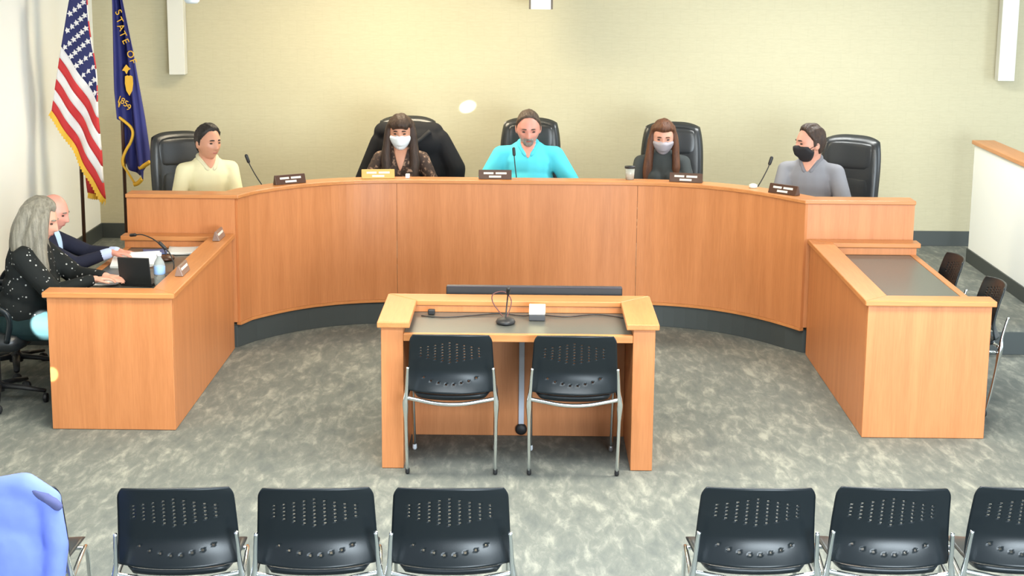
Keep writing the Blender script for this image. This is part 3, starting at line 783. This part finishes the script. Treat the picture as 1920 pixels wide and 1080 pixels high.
# 2 long dark hair, white mask
p, s = place(752, 212, 13.16)
leather_chair('black leather chair under the dark coat', (p.x+.02, p.y+.17, ZD), R(180), .52, 1.26)
lh = [([(.055, -.01, .085), (.082, .01, .02), (.092, .03, -.08), (.100, .06, -.20), (.085, .10, -.32), (.075, .11, -.40)], [.022, .026, .032, .038, .036, .018]),
      ([(-.055, -.01, .085), (-.082, .01, .02), (-.092, .03, -.08), (-.100, .06, -.20), (-.085, .10, -.32), (-.075, .11, -.38)], [.022, .026, .032, .038, .036, .018]),
      ([(.05, -.06, .03), (.06, -.085, -.08), (.065, -.085, -.22)], [.05, .055, .045]), ([(-.05, -.06, .03), (-.06, -.085, -.08), (-.065, -.085, -.22)], [.05, .055, .045]), ([(0, -.07, .03), (0, -.10, -.08), (0, -.09, -.24)], [.05, .055, .045])]
person('woman with long dark hair and a white face mask in brown patterned blouse', (p.x, p.y+.02, ZD), R(180), s, look=(0, 8, 0), lean=5, hands=[(-.22, .34, .788), (.24, .36, .788)],
       skin='skin2', hair=('long', dict(th=.018, front=.040, side=-.02, nape=-.09, temple=-.01), lh), hairmat_='hair_brown', shirt_mat=floral_mat(), sleeve=.95, mask=plain('mask_white', (.85, .92, .95, 1), .7),
       pants_mat='black', build=.98, sh=.165, female=True, collar_kind='none', neckline=.17)
# 3 turquoise polo
p, s = place(991, 202, 13.2)
leather_chair('black leather chair behind the man in the turquoise polo', (p.x+.02, p.y+.18, ZD), R(180), .50, 1.25)
person('man in a turquoise polo shirt with a grey goatee looking down', (p.x, p.y+.02, ZD), R(180), s, look=(2, 16, 0), lean=8, hands=[(-.33, .34, .788), (.30, .34, .788)],
       skin='skin_red', hair=('short', dict(th=.010, front=.080, side=0, nape=-.075, temple=.018), None), hairmat_='hair_brown2', shirt_mat=fabric('turquoise_jersey', (.10, .62, .74, 1)), sleeve=.5,
       pants_mat=fabric('dark_trousers.001', (.02, .02, .025, 1)), build=1.22, belly=.05, collar=fabric('turquoise_collar', (.09, .56, .68, 1)), goatee='goatee', sh=.205, hk=1.16, collar_kind='none', neckline=.09)
# 4 grey mask
p, s = place(1243, 220, 13.16)
leather_chair('black leather chair behind the woman with auburn hair', (p.x+.09, p.y+.18, ZD), R(180-6), .51, 1.23)
lh2 = [([(.055, 0, .08), (.082, .02, .0), (.092, .045, -.10), (.105, .085, -.22), (.10, .12, -.33), (.09, .12, -.38)], [.020, .024, .030, .036, .036, .018]),
       ([(-.055, 0, .08), (-.082, .02, .0), (-.090, .045, -.10), (-.095, .085, -.20), (-.085, .11, -.27)], [.020, .024, .028, .030, .016]),
       ([(.045, -.06, .03), (.055, -.085, -.08), (.06, -.08, -.20)], [.048, .052, .04]), ([(-.045, -.06, .03), (-.055, -.085, -.08), (-.06, -.08, -.20)], [.048, .052, .04])]
person('woman with auburn hair and a grey face mask in dark grey top', (p.x, p.y+.02, ZD), R(180), s, look=(-3, 14, 0), lean=7, hands=[(-.08, .36, .788), (.10, .36, .788)],
       skin='skin', hair=('long', dict(th=.016, front=.054, side=-.02, nape=-.09, temple=0), lh2), hairmat_='hair_auburn', shirt_mat=fabric('charcoal_jersey', (.055, .062, .062, 1)), sleeve=1.0,
       mask=plain('mask_grey', (.36, .33, .36, 1), .7), pants_mat='black', build=.98, sh=.17, female=True)
# 5 grey polo, black mask
p, s = place(1520, 231, 12.42)
leather_chair('black leather chair behind the man in the grey polo', (p.x+.23, p.y+.22, ZD), R(180-36), .52, 1.22)
person('man in a grey polo shirt with a black face mask turned sideways', (p.x+.03, p.y+.03, ZD), R(180-24), s, look=(-50, 4, 0), lean=4, hands=[(-.20, .34, .79), (.06, .38, .79)],
       skin='skin', hair=('short', dict(th=.015, front=.078, side=0, nape=-.075), None), hairmat_='hair_brown', beard='hair_brown2', mask=plain('mask_black', (.012, .012, .014, 1), .7),
       shirt_mat=fabric('grey_jersey', (.23, .23, .25, 1)), sleeve=.5, pants_mat='black', build=1.12, belly=.02, sh=.185, collar=fabric('grey_collar', (.20, .20, .22, 1)), collar_kind='none', neckline=.07)

# coat over the second chair
p, s = place(760, 230, 13.32)
cm = MB()
ct = thing('coat', 'dark coat draped over the leather chair of the masked woman', 'coat', (p.x+.01, p.y+.24, ZD))
cm.cap((-.20, 0, 1.13), (.20, 0, 1.13), .085, .085); cm.ell((.0, .0, 1.0), (.33, .12, .20)); cm.ell((0, 0, .80), (.365, .13, .28)); cm.cap((-.25, -.02, 1.06), (-.36, -.03, .74), .06, .08); cm.cap((.26, -.02, 1.08), (.38, -.03, .84), .075, .085); cm.cap((.38, -.03, .84), (.37, -.03, .62), .085, .07)
cm.ell((.1, -.04, 1.05), (.2, .10, .12))
link_mesh('coat_body', blob(cm, 'coat', .012, 5), fabric('coat_black', (.016, .016, .018, 1)), ct)
c2 = MB(); c2.tube(bez([(-.16, -.10, 1.14), (-.06, -.125, 1.06), (.06, -.125, 1.06), (.18, -.10, 1.15)], 6), .03, 10, .6); c2.build('coat_collar', fabric('coat_collar', (.03, .03, .032, 1)), ct, True)

# clerks at the left desk -------------------------------------------------
ZD = 0.0
# hidden behind: suited man
p, s = place(92, 360, 10.72)
leather_chair('black leather chair of the man in the navy suit', (p.x-.27, p.y, 0), R(-90), .52, 1.18)
person('bald man in a navy suit holding papers at the left desk', (p.x-.10, p.y, 0), R(-90), s, look=(-8, 14, 0), lean=10, hands=[(-.05, .57, .88), (.10, .55, .90)], skin='skin_red',
       hairmat_='hair_grey', shirt_mat=fabric('navy_suit', (.018, .020, .038, 1)), undershirt=fabric('pale_blue_shirt', (.42, .55, .72, 1)), cuff=fabric('pale_blue_cuff', (.52, .60, .85, 1)),
       pants_mat=fabric('navy_trousers', (.018, .020, .035, 1)), build=1.08, sleeve=.98, hand_dir=[(.1, 1, -.05), (-.2, 1, -.05)], hk=1.14)
p, s = place(66, 369, 9.95)
leather_chair('black leather chair of the grey haired woman at the left edge', (p.x-.30, p.y+.02, 0), R(-90), .54, 1.22)
lh3 = [([(.06, .0, .07), (.088, .01, .0), (.098, .01, -.10), (.102, .03, -.22)], [.028, .034, .042, .035]),
       ([(.045, .045, .080), (.078, .052, .02), (.088, .055, -.06), (.098, .065, -.14), (.105, .10, -.22), (.10, .14, -.29)], [.022, .030, .040, .045, .040, .02]),
       ([(-.05, -.01, .085), (-.084, -.01, .02), (-.095, -.01, -.08), (-.10, .02, -.18), (-.10, .08, -.26)], [.022, .030, .040, .045, .03]),
       ([(.05, -.05, .04), (.07, -.06, -.08), (.08, -.03, -.20), (.08, .0, -.29)], [.052, .058, .055, .03]), ([(-.05, -.05, .04), (-.065, -.06, -.08), (-.075, -.04, -.20), (-.07, -.02, -.28)], [.052, .058, .055, .03]),
       ([(0, -.06, .03), (0, -.08, -.08), (0, -.07, -.20), (0, -.03, -.30)], [.055, .062, .058, .03])]
person('woman with long grey hair in a black speckled blouse at the left desk', (p.x-.10, p.y, 0), R(-90), s, look=(-4, 14, 0), lean=9, hands=[(-.02, .50, .82), (.10, .46, .82)], pole=(0, .1, -1), skin='skin',
       hair=('long', dict(th=.02, front=.060, side=-.03, nape=-.09), lh3), hairmat_='hair_grey', shirt_mat=dots_mat('speckled_black', (.010, .012, .012, 1), (.42, .42, .40, 1), 30, .13), sleeve=1.0,
       pants_mat=fabric('teal_black_trousers', (.010, .026, .028, 1)), build=1.26, belly=.05, sh=.185, female=True, hk=1.14)

# ================================================================== THINGS ON THE BENCH
def nameplate(label, px, py, Y, rz, cream=False):
    """small wooden block with a lettered band"""
    p = at(px, py, Y)
    t = thing('nameplate', label, 'nameplate', (p.x, p.y, ZT+.001), rz, 'name plates on the curved bench')
    w, h = .122, .066
    MB().add([(-w, -.022, 0), (w, -.022, 0), (w, .03, 0), (-w, .03, 0), (-w, .0, h), (w, .0, h), (w, .012, h), (-w, .012, h)], [(0, 3, 2, 1), (4, 5, 6, 7), (0, 1, 5, 4), (1, 2, 6, 5), (2, 3, 7, 6), (3, 0, 4, 7)]).build('block', 'nameplate' if not cream else plain('nameplate_lit_yellow', (.62, .40, .10, 1), .4), t, bevel=.003)  # yellow light on the second plate is put into its base colour
    for z0, z1, x0, x1 in ((.036, .050, -.085, -.012), (.036, .050, .004, .085), (.012, .026, -.045, .045)):
        f = lambda z: -.022+.022*z/h-.0015
        MB().add([(x0, f(z0), z0), (x1, f(z0), z0), (x1, f(z1), z1), (x0, f(z1), z1), (x0, f(z0)+.003, z0), (x1, f(z0)+.003, z0), (x1, f(z1)+.003, z1), (x0, f(z1)+.003, z1)],
                 [(0, 1, 2, 3), (7, 6, 5, 4), (0, 4, 5, 1), (1, 5, 6, 2), (2, 6, 7, 3), (3, 7, 4, 0)]).build('lettering', 'plate_text', t)
    return t
def on_ledge(px, d=.06):
    """a point on the ledge in column px, d behind its front"""
    for k in range(400):
        x = -2.7+5.4*k/399
        y = (yf(x) if CX0 < x < CX1 else YW)+d
        q = Vector((x, y, ZT))-O
        u = 960+FPX*q.dot(_rt)/q.dot(_fw)
        if u >= px: return x, y
    return 2.6, YW+d
def ledge_yaw(x): return math.atan((yf(x+.05)-yf(x-.05))/.1)*.8
for px, lb, cr, ex in ((541, 'name plate in front of the empty stretch beside the cream sweater', False, .0), (707, 'yellow lit name plate in front of the woman with the white mask', True, 0),
                   (927, 'brown name plate in front of the turquoise polo', False, 0), (1285, 'brown name plate in front of the woman with auburn hair', False, 0), (1466, 'brown name plate in front of the man in the grey polo', False, 0)):
    x, y = on_ledge(px); q = Vector((x, y, ZT))-O
    t = nameplate(lb, 960, 540, 10, ledge_yaw(x)+ex, cr); t.location = (x, y, ZT+.001)
def bench_mic(label, px_base, tip, Y):
    x, y = on_ledge(px_base, .30); b = Vector((x, y, .931)); tp = at(tip[0], tip[1], Y)
    d = tp-b
    return mic(label, b, [(0, 0, .025), (0, 0, .09), d*.55+Vector((0, 0, .03)), d*.9, d], 0, .012)
x, y = on_ledge(500, .25)
bench_mic('gooseneck microphone beside the man in the cream sweater', 497, (466, 303), 11.95)
bench_mic('gooseneck microphone beside the man in the grey polo', 1412, (1443, 307), 12.15)
bench_mic('gooseneck microphone in front of the turquoise polo', 968, (964, 290), 12.6)
mbq = on_ledge(1410, .12)
tag(MB().lathe([(0, 0), (.028, 0), (.032, .006), (.03, .022), (.012, .03), (0, .03)], 18).build('microphone_foot', plain('pale_foot', (.75, .75, .6, 1), .4), None, True), 'small pale round foot on the ledge beside the grey polo', 'microphone foot').location = (mbq[0], mbq[1], ZT+.001)
cx_, cy_ = on_ledge(1178, .10)
cup = thing('drinking_glass', 'small dark rimmed drinking glass on the ledge left of the auburn haired woman', 'glass', (cx_, cy_, ZT+.001))
MB().lathe([(0, 0), (.030, 0), (.036, .085), (.033, .085), (.028, .006), (0, .006)], 20).build('tumbler', plain('glass_grey', (.42, .42, .36, 1), .2), cup, True)
MB().lathe([(.034, .085), (.040, .085), (.040, .10), (.0, .104), (.0, .088)], 20).build('lid', 'black', cup, True)
xx, yy = on_ledge(763, .07)
tag(MB().box((-.015, -.02, 0), (.015, .02, .03)).build('paper_tag', 'white_paper', None, bevel=.003), 'tiny white card on the ledge before the masked woman', 'card').location = (xx, yy, ZT+.001)

# ================================================================== THINGS ON THE LEFT DESK
LZ = .738; LH = .821
def onto(px, py, z): return atz(px, py, z)
def paper(name, label, px, py, w, d, rz, z=LZ, th=.004, mat='white_paper', cat='papers', tilt=(0, 0), n=1):
    p = onto(px, py, z); t = thing(name, label, cat, (p.x, p.y, z+.001), rz); t.rotation_euler = (R(tilt[0]), R(tilt[1]), rz)
    rs = random.Random(int(px)); 
    for k in range(n):
        mb = MB(); nx, ny = 6, 6; vs = []
        for i in range(nx+1):
            for j in range(ny+1):
                a, b = -1+2*i/nx, -1+2*j/ny; vs.append((a*w/2, b*d/2, .004*(a*a)+.0))
        mb.add(vs, [(i*(ny+1)+j, (i+1)*(ny+1)+j, (i+1)*(ny+1)+j+1, i*(ny+1)+j+1) for i in range(nx) for j in range(ny)])
        o = mb.build('sheet', mat, t, True); o.location = (rs.uniform(-.01, .01), rs.uniform(-.01, .01), .003+.005*k); o.rotation_euler = (0, 0, rs.uniform(-.08, .08))
        sd = o.modifiers.new('s', 'SOLIDIFY'); sd.thickness = .003
    return t
paper('paper_sheet', 'white papers at the far inner corner of the left desk', 346, 471, .20, .28, R(8), n=2)
paper('booklet', 'blue booklet lying on the left desk', 291, 473, .16, .20, R(12), mat=plain('blue_cover', (.10, .16, .38, 1), .5), cat='booklet')
paper('paper_sheet', 'papers under the hands of the grey haired woman', 192, 527, .22, .28, R(5), n=2)
pp_ = at(252, 489, 10.66)
hp = thing('paper_stack', 'stack of papers held up by the man in the navy suit', 'papers', pp_, R(4)); hp.rotation_euler = (R(14), R(-3), R(4))
for k in range(3):
    MB().box((-.14, -.11, k*.007), (.13+.012*k, .11-.006*k, k*.007+.005)).build('sheet', 'white_paper', hp, bevel=.001)
lp = atz(246, 545, LZ)
lap = thing('laptop', 'black laptop with raised lid beside the water bottle', 'laptop', (lp.x+.002, lp.y+.15, LZ+.001), R(-8))
MB().box((-.10, -.02, 0), (.10, .16, .016)).build('keyboard_deck', 'black', lap, bevel=.003)
MB().box((-.10, -.005, 0), (.10, .006, .175), Matrix.Translation((0, -.022, .010)) @ Matrix.Rotation(R(10), 4, 'X')).build('lid', plain('laptop_lid', (.008, .009, .009, 1), .45), lap, bevel=.004)
wp = atz(291, 541, LZ)
bo = thing('water_bottle', 'clear plastic water bottle with blue label on the left desk', 'bottle', (wp.x+.01, wp.y+.09, LZ+.001))
mg, nt, b = newmat('bottle_plastic'); b.inputs['Base Color'].default_value = (.80, .86, .84, 1); b.inputs['Roughness'].default_value = .12; b.inputs['Transmission Weight'].default_value = .75; b.inputs['IOR'].default_value = 1.2
MB().lathe([(0, 0), (.030, 0), (.034, .008), (.034, .055), (.031, .062), (.034, .07), (.034, .125), (.028, .150), (.014, .172), (.013, .185), (0, .185)], 24).build('bottle_body', mg, bo, True)
MB().lathe([(.0345, .072), (.0352, .074), (.0352, .120), (.0345, .122)], 24).build('label_band', plain('bottle_label', (.30, .48, .80, 1), .4), bo, True)
MB().lathe([(0, .183), (.0155, .183), (.0155, .202), (.013, .205), (0, .205)], 18).build('cap', 'white_paper', bo, True)
lm = atz(312, 487, LZ)
mic('brown based gooseneck microphone reaching toward the suited man', (lm.x, lm.y, LZ+.001), [(0, 0, .02), (-.02, .02, .07), (-.10, .10, .115), (-.20, .20, .13), (-.26, .25, .12)], 0, .011, True, 'nameplate')
lm2 = atz(318, 520, LZ)
mic('dark gooseneck microphone beside the water bottle on the left desk', (lm2.x+.02, lm2.y+.02, LZ+.001), [(0, 0, .02), (0, .02, .08), (-.03, .05, .14), (-.06, .06, .17)], 0, .011, True, 'nameplate')
for px, py, rzz, lb in ((331, 512, -62, 'name plate on the ledge of the left desk beside the bottle'), (391, 447, -62, 'name plate at the far corner of the left desk ledge')):
    p = atz(px, py, LH)
    t = thing('nameplate', lb, 'nameplate', (LDX1-.05, p.y, LH+.001), R(90), 'name plates on the left desk')
    MB().add([(-.11, -.022, 0), (.11, -.022, 0), (.11, .03, 0), (-.11, .03, 0), (-.11, .0, .062), (.11, .0, .062), (.11, .012, .062), (-.11, .012, .062)], [(0, 3, 2, 1), (4, 5, 6, 7), (0, 1, 5, 4), (1, 2, 6, 5), (2, 3, 7, 6), (3, 0, 4, 7)]).build('block', plain('nameplate_grey', (.22, .15, .12, 1), .3), t, bevel=.003)
    MB().add([(-.09, -.014, .022), (.09, -.014, .022), (.09, -.006, .046), (-.09, -.006, .046), (-.09, -.010, .022), (.09, -.010, .022), (.09, -.002, .046), (-.09, -.002, .046)], [(0, 1, 2, 3), (7, 6, 5, 4), (0, 4, 5, 1), (1, 5, 6, 2), (2, 6, 7, 3), (3, 7, 4, 0)]).build('lettering', 'plate_text', t)

# ================================================================== FLAGS
PXM = FPX/13.3
def flag_pole(label, px, Y, group=None, top=2.75):
    p = at(px, 400, Y); t = thing('flag', label, 'flag', (p.x, p.y, DZ))
    MB().lathe([(0, 0), (.13, 0), (.14, .012), (.12, .03), (.05, .045), (.025, .07), (0, .07)], 24).build('base', plain('brass_base', (.35, .22, .06, 1), .35, metal=.6), t, True)
    MB().lathe([(0, .05), (.0145, .05), (.0145, top-.25), (0, top-.25)], 14).build('pole', 'pole', t, True)
    MB().lathe([(0, top-.25), (.02, top-.25), (.028, top-.22), (.02, top-.19), (.006, top-.16), (0, top-.1)], 14).build('finial', plain('gold_finial', (.7, .45, .1, 1), .3, metal=.7), t, True)
    return t
def to_local(t, v): return Vector(v)-Vector(t.location)
# stars and stripes
FY = 13.0
usf = flag_pole('red and white striped flag with stars and gold fringe by the left wall', 156, FY)
def us(u, v, side=0):
    """u hoist to fly, v top to bottom"""
    Lx, Ly = 148+(105-148)*v, -55+(205+55)*v
    uf = .2+.8*v
    uu = min(u, uf); x = Lx+100*uu; y = Ly+165*uu
    dep = -.035*math.sin(uu*7.0+v*2.2)-.02*math.sin(uu*17+1+v*3)-.11
    if u > uf:
        w = (u-uf); x += -42*w/.3*1.0; y += -8*w/.3; dep += .16*min(1, w/.12)**.5+.02*math.sin(w*20)
    q = at(x, y, FY); q.y += dep; return to_local(usf, q)
def patch(fn, u0, u1, v0, v1, nu, nv):
    """u limits may depend on v"""
    mb = MB(); vs = []
    for j in range(nv+1):
        v = v0+(v1-v0)*j/nv; a = u0(v) if callable(u0) else u0; b = u1(v) if callable(u1) else u1
        for i in range(nu+1): vs.append(fn(a+(b-a)*i/nu, v))
    return mb.add(vs, [(j*(nu+1)+i, j*(nu+1)+i+1, (j+1)*(nu+1)+i+1, (j+1)*(nu+1)+i) for j in range(nv) for i in range(nu)])
def cloth(mb, name, mat, t):
    o = mb.build(name, mat, t, True); sd = o.modifiers.new('s', 'SOLIDIFY'); sd.thickness = .004; sd.offset = 0; return o
CV = 7/13
for k in range(13):
    v0, v1 = k/13, (k+1)/13
    a = (lambda v: min(.62, .2+.8*v)) if k < 7 else 0.0
    cloth(patch(us, a, (lambda v: .2+.8*v+.3), v0, v1, 44, 3), 'stripe', 'red' if k % 2 == 0 else 'flagwhite', usf)
canton = cloth(patch(us, 0.0, (lambda v: min(.62, .2+.8*v)), 0, CV, 30, 16), 'canton', 'navy', usf)
def star_poly(fn, u, v, rpx):
    c = fn(u, v); vs = []
    for k in range(10):
        a = PI/2+k*PI/5+.3; rr = rpx*(1 if k % 2 == 0 else .5)/PXM
        vs.append(c+Vector((math.cos(a)*rr, -.008, math.sin(a)*rr)))
    vs2 = [v_+Vector((0, .004, 0)) for v_ in vs]
    return MB().add(vs+vs2, [tuple(range(10))[::-1], tuple(range(10, 20))]+[(i, (i+1) % 10, 10+(i+1) % 10, 10+i) for i in range(10)])
for j in range(9):
    v = (j+.55)/9*CV
    for i in range(6):
        u = .05+.105*i+(.052 if j % 2 else 0)
        if u < min(.60, .2+.8*v-.03): star_poly(us, u, v, 6.0).build('star', 'flagwhite', canton)
def fringe_edge(t, fn, n=60, px=9, amp=.25, dirv=(-.25, 0, -1)):
    """gold fringe hanging along an edge given by fn(0..1)"""
    d = Vector(dirv).normalized(); vs = []; fs = []
    for i in range(n+1):
        p = fn(i/n); ln = px/PXM*(1+amp*(-1)**i*.5)
        vs += [p+Vector((0, -.006, .004)), p+d*ln+Vector((0, -.012, 0)), p+d*ln+Vector((0, .0, 0)), p+Vector((0, .004, .004))]
    for i in range(n):
        o = i*4
        for k in range(4): fs.append((o+k, o+4+k, o+4+(k+1) % 4, o+(k+1) % 4))
    fs += [(0, 1, 2, 3), (n*4+3, n*4+2, n*4+1, n*4)]
    return MB().add(vs, fs).build('fringe', 'gold', t, False)
fringe_edge(usf, lambda q: us(q*1.0, 1.0), 60, 9, .3, (-.55, 0, -.8))
fringe_edge(usf, lambda q: us(1.0+q*.29, 1.0), 24, 9, .3, (-.1, 0, -1))
# blue state flag
OY = 13.3
orf = flag_pole('dark blue flag with gold lettering and gold fringe', 236, OY)
lx = ([-60, 0, 90, 170, 220, 300, 340], [209, 215, 218, 221, 226, 236, 246]); rx = ([-60, 0, 90, 170, 220, 300, 340], [224, 235, 254, 267, 275, 285, 287])
def og(a, y):
    x0 = interp(y, *lx); x1 = interp(y, *rx); x = x0+(x1-x0)*a
    dep = -.06-.045*math.sin(a*8.5+y*.006)-.02*math.sin(a*19+y*.01)
    q = at(x, y, OY); q.y += dep; return to_local(orf, q)
def bot(a): return interp(a, [0, .28, .42, .55, .68, .72, 1.0], [220, 234, 262, 300, 338, 318, 302])
mb = MB(); vs = []; NA, NY = 40, 46
for i in range(NA+1):
    a = i/NA; yb = bot(a)
    for j in range(NY+1): vs.append(og(a, -60+(yb+60)*j/NY))
ofc = cloth(mb.add(vs, [(i*(NY+1)+j, (i+1)*(NY+1)+j, (i+1)*(NY+1)+j+1, i*(NY+1)+j+1) for i in range(NA) for j in range(NY)]), 'cloth', 'blueflag', orf)
# rear fold seen below the front fold
mb = MB(); vs = []
for i in range(13):
    for j in range(9):
        x = 229+34*i/12; y = 212+(interp(i/12, [0, .3, 1], [300, 318, 330])-212)*j/8; q = at(x, y, OY); q.y += .03+.02*math.sin(i*.9); vs.append(to_local(orf, q))
cloth(mb.add(vs, [(i*9+j, (i+1)*9+j, (i+1)*9+j+1, i*9+j+1) for i in range(12) for j in range(8)]), 'rear_fold', 'blueflag', orf)
def ribbon(t, pts, w, dep=-.09):
    P = bez([to_local(t, at(x, y, OY)+Vector((0, dep, 0))) for x, y in pts], 6)
    return MB().tube(P, w/PXM/2, 8, .7).build('fringe', 'gold', t, True)
ribbon(orf, [(224, 186), (229, 192), (226, 200)], 6)
ribbon(orf, [(227, 217), (238, 225), (250, 236), (254, 248), (250, 264), (241, 280), (235, 296), (236, 308)], 8)
ribbon(orf, [(236, 308), (243, 318), (252, 332), (259, 343)], 6)
ribbon(orf, [(256, 343), (264, 340), (271, 332)], 12)
ribbon(orf, [(266, 313), (275, 308), (286, 301)], 12)
def letter(ch, x, y, rot, size, dep=-.125):
    cu = bpy.data.curves.new('l', 'FONT'); cu.body = ch; cu.size = size/PXM*1.35; cu.align_x = 'CENTER'; cu.align_y = 'CENTER'; cu.extrude = .002
    o = bpy.data.objects.new('l', cu); C.objects.link(o); dg = bpy.context.evaluated_depsgraph_get(); dg.update()
    me = bpy.data.meshes.new_from_object(o.evaluated_get(dg)); bpy.data.objects.remove(o); bpy.data.curves.remove(cu)
    ob = link_mesh('letter', me, 'gold', ofc, False); ob.location = to_local(orf, at(x, y, OY)+Vector((0, dep, 0))); ob.rotation_euler = (R(90), R(rot), 0); return ob
for ch, x, y, rt_ in (('S', 229, 22, 60), ('T', 231, 37, 62), ('A', 234, 50, 62), ('T', 237, 63, 64), ('E', 242, 76, 66), ('O', 251, 100, 70), ('F', 256, 113, 70)): letter(ch, x, y, rt_, 13)
for ch, x, y, rt_ in (('1', 231, 183, 20), ('8', 237, 187, 22), ('5', 243, 192, 25), ('9', 248, 199, 25)): letter(ch, x, y, rt_, 12)
# shield and eagle-like crest as gold relief
sh_ = MB(); c = to_local(orf, at(249, 158, OY)+Vector((0, -.125, 0)))
pts = [(-.7, .9), (-.25, 1.0), (0, .92), (.25, 1.0), (.7, .9), (.75, .2), (.55, -.5), (0, -1.0), (-.55, -.5), (-.75, .2)]
sh_.add([c+Vector((x*10/PXM, -.003, z*19/PXM)) for x, z in pts]+[c+Vector((x*10/PXM, .003, z*19/PXM)) for x, z in pts], [tuple(range(10)), tuple(range(10, 20))[::-1]]+[(i, 10+i, 10+(i+1) % 10, (i+1) % 10) for i in range(10)])
sh_.build('shield', 'gold', ofc)
c = to_local(orf, at(244, 128, OY)+Vector((0, -.125, 0)))
w_ = [(-1, -.2), (-.4, .5), (0, .9), (.5, .4), (1, .1), (.4, -.2), (0, -.9), (-.4, -.3)]
MB().add([c+Vector((x*8/PXM, -.003, z*10/PXM)) for x, z in w_]+[c+Vector((x*8/PXM, .003, z*10/PXM)) for x, z in w_], [tuple(range(8)), tuple(range(8, 16))[::-1]]+[(i, 8+i, 8+(i+1) % 8, (i+1) % 8) for i in range(8)]).build('crest', 'gold', ofc)

# ================================================================== WALL FIXTURES
fx = plain('fixture_white', (.66, .65, .58, 1), .4)
def sconce(label, px0, px1, pyb):
    a, b = at(px0, pyb, YB-.14), at(px1, pyb, YB-.14)
    t = thing('wall_sconce', label, 'wall light', ((a.x+b.x)/2, YB-.07, a.z), 0, 'tall white wall fixtures'); w = (b.x-a.x)/2
    MB().box((-w, -.07, 0), (w, .045, 1.25)).build('housing', fx, t, bevel=.004)
    MB().box((-w*.55, .046, .1), (w*.55, .069, 1.15)).build('wall_bracket', 'grey_metal', t, bevel=.003)
    return t
sconce('tall narrow white wall fixture between the flags and the cream sweater', 317, 347, 140)
sconce('tall narrow white wall fixture above the white half wall', 1871, 1902, 152)
p = at(1014, 17, 14.3)
t = thing('ceiling_fixture', 'short white lamp box with dark sides above the turquoise polo', 'lamp', (p.x, 14.3, p.z))
MB().box((-.085, -.09, 0), (.085, .09, .30)).build('diffuser', plain('diffuser_white', (.9, .92, .9, 1), .4), t, bevel=.006)
for s_ in (-1, 1): MB().box((s_*.093-.007, -.095, .002), (s_*.093+.007, .095, .31)).build('side_plate', plain('fixture_brown', (.10, .08, .06, 1), .5), t, bevel=.002)
MB().lathe([(0, .30), (.012, .30), (.012, 3.05-p.z-.002), (0, 3.05-p.z-.002)], 10).build('stem', 'grey_metal', t, True)
p = at(360, 7, 14.0)
t = thing('ceiling_fixture', 'pale lamp tip beside the tall fixture at the upper left', 'lamp', (p.x, 14.0, p.z))
MB().lathe([(0, 0), (.045, .002), (.062, .02), (.066, .06), (.066, .22), (.0, .22)], 20).build('shade', plain('shade_pale', (.75, .85, .92, 1), .3), t, True)
MB().lathe([(0, .22), (.010, .22), (.010, 3.05-p.z-.002), (0, 3.05-p.z-.002)], 10).build('stem', 'grey_metal', t, True)

# ================================================================== BLUE JACKET
q = atz(18, 918, .80); jt = thing('jacket', 'blue jacket hung over the front row chair at the left edge', 'jacket', (q.x, q.y, 0))
jm = MB()
jm.cap((-.22, -.01, .765), (.06, -.01, .815), .05, .055); jm.cap((.06, -.01, .815), (.15, -.01, .765), .055, .045); jm.ell((-.06, -.02, .68), (.225, .075, .16)); jm.ell((-.08, -.05, .52), (.24, .08, .20)); jm.ell((.0, .0, .79), (.12, .07, .06)); jm.cap((.15, -.02, .76), (.18, -.05, .60), .045, .045); jm.cap((.18, -.05, .60), (.16, -.08, .40), .045, .04); jm.cap((-.24, -.03, .76), (-.28, -.06, .45), .05, .05)
link_mesh('jacket_body', blob(jm, 'jacket', .011, 4), plain('jacket_blue', (.15, .215, .68, 1), .75, bump=.6, bscale=14, var=.15), jt)
jc = MB(); jc.ell((.15, -.03, .782), (.05, .022, .022), Matrix.Rotation(R(32), 3, 'Y')); jc.cap((.10, -.045, .81), (.19, -.05, .755), .014, .02)
link_mesh('lining', blob(jc, 'lining', .008, 3), fabric('jacket_lining', (.09, .10, .22, 1)), jt)

# ================================================================== PATCHES OF SUN AND WALL GLINT, THROWN BY ADDED SPOTS
kn = Vector((-2.875, 9.80, .53))
spot('sun_shaft', (-2.55, 5.2, 2.7), kn, 22000, 2.0, (.92, 1, 1), .3, .01)
dk = at(97, 702, LDY0)
spot('sun_shaft.001', (-2.2, 5.2, 2.7), dk, 2600, .55, (1, .95, .8), .5, .005)
gl = at(877, 200, YB)
spot('wall_glint', (gl.x+3.2, YB-3.4, 2.6), gl, 1900, 1.5, (1, 1, .95), .6, .005)
spot('wall_glint.001', (gl.x+2.7, YB-.28, gl.z+.02), at(965, 193, YB), 45, 2.2, (1, 1, .95), .9, .005)  # grazing spot added to draw the faint streak beside the glint
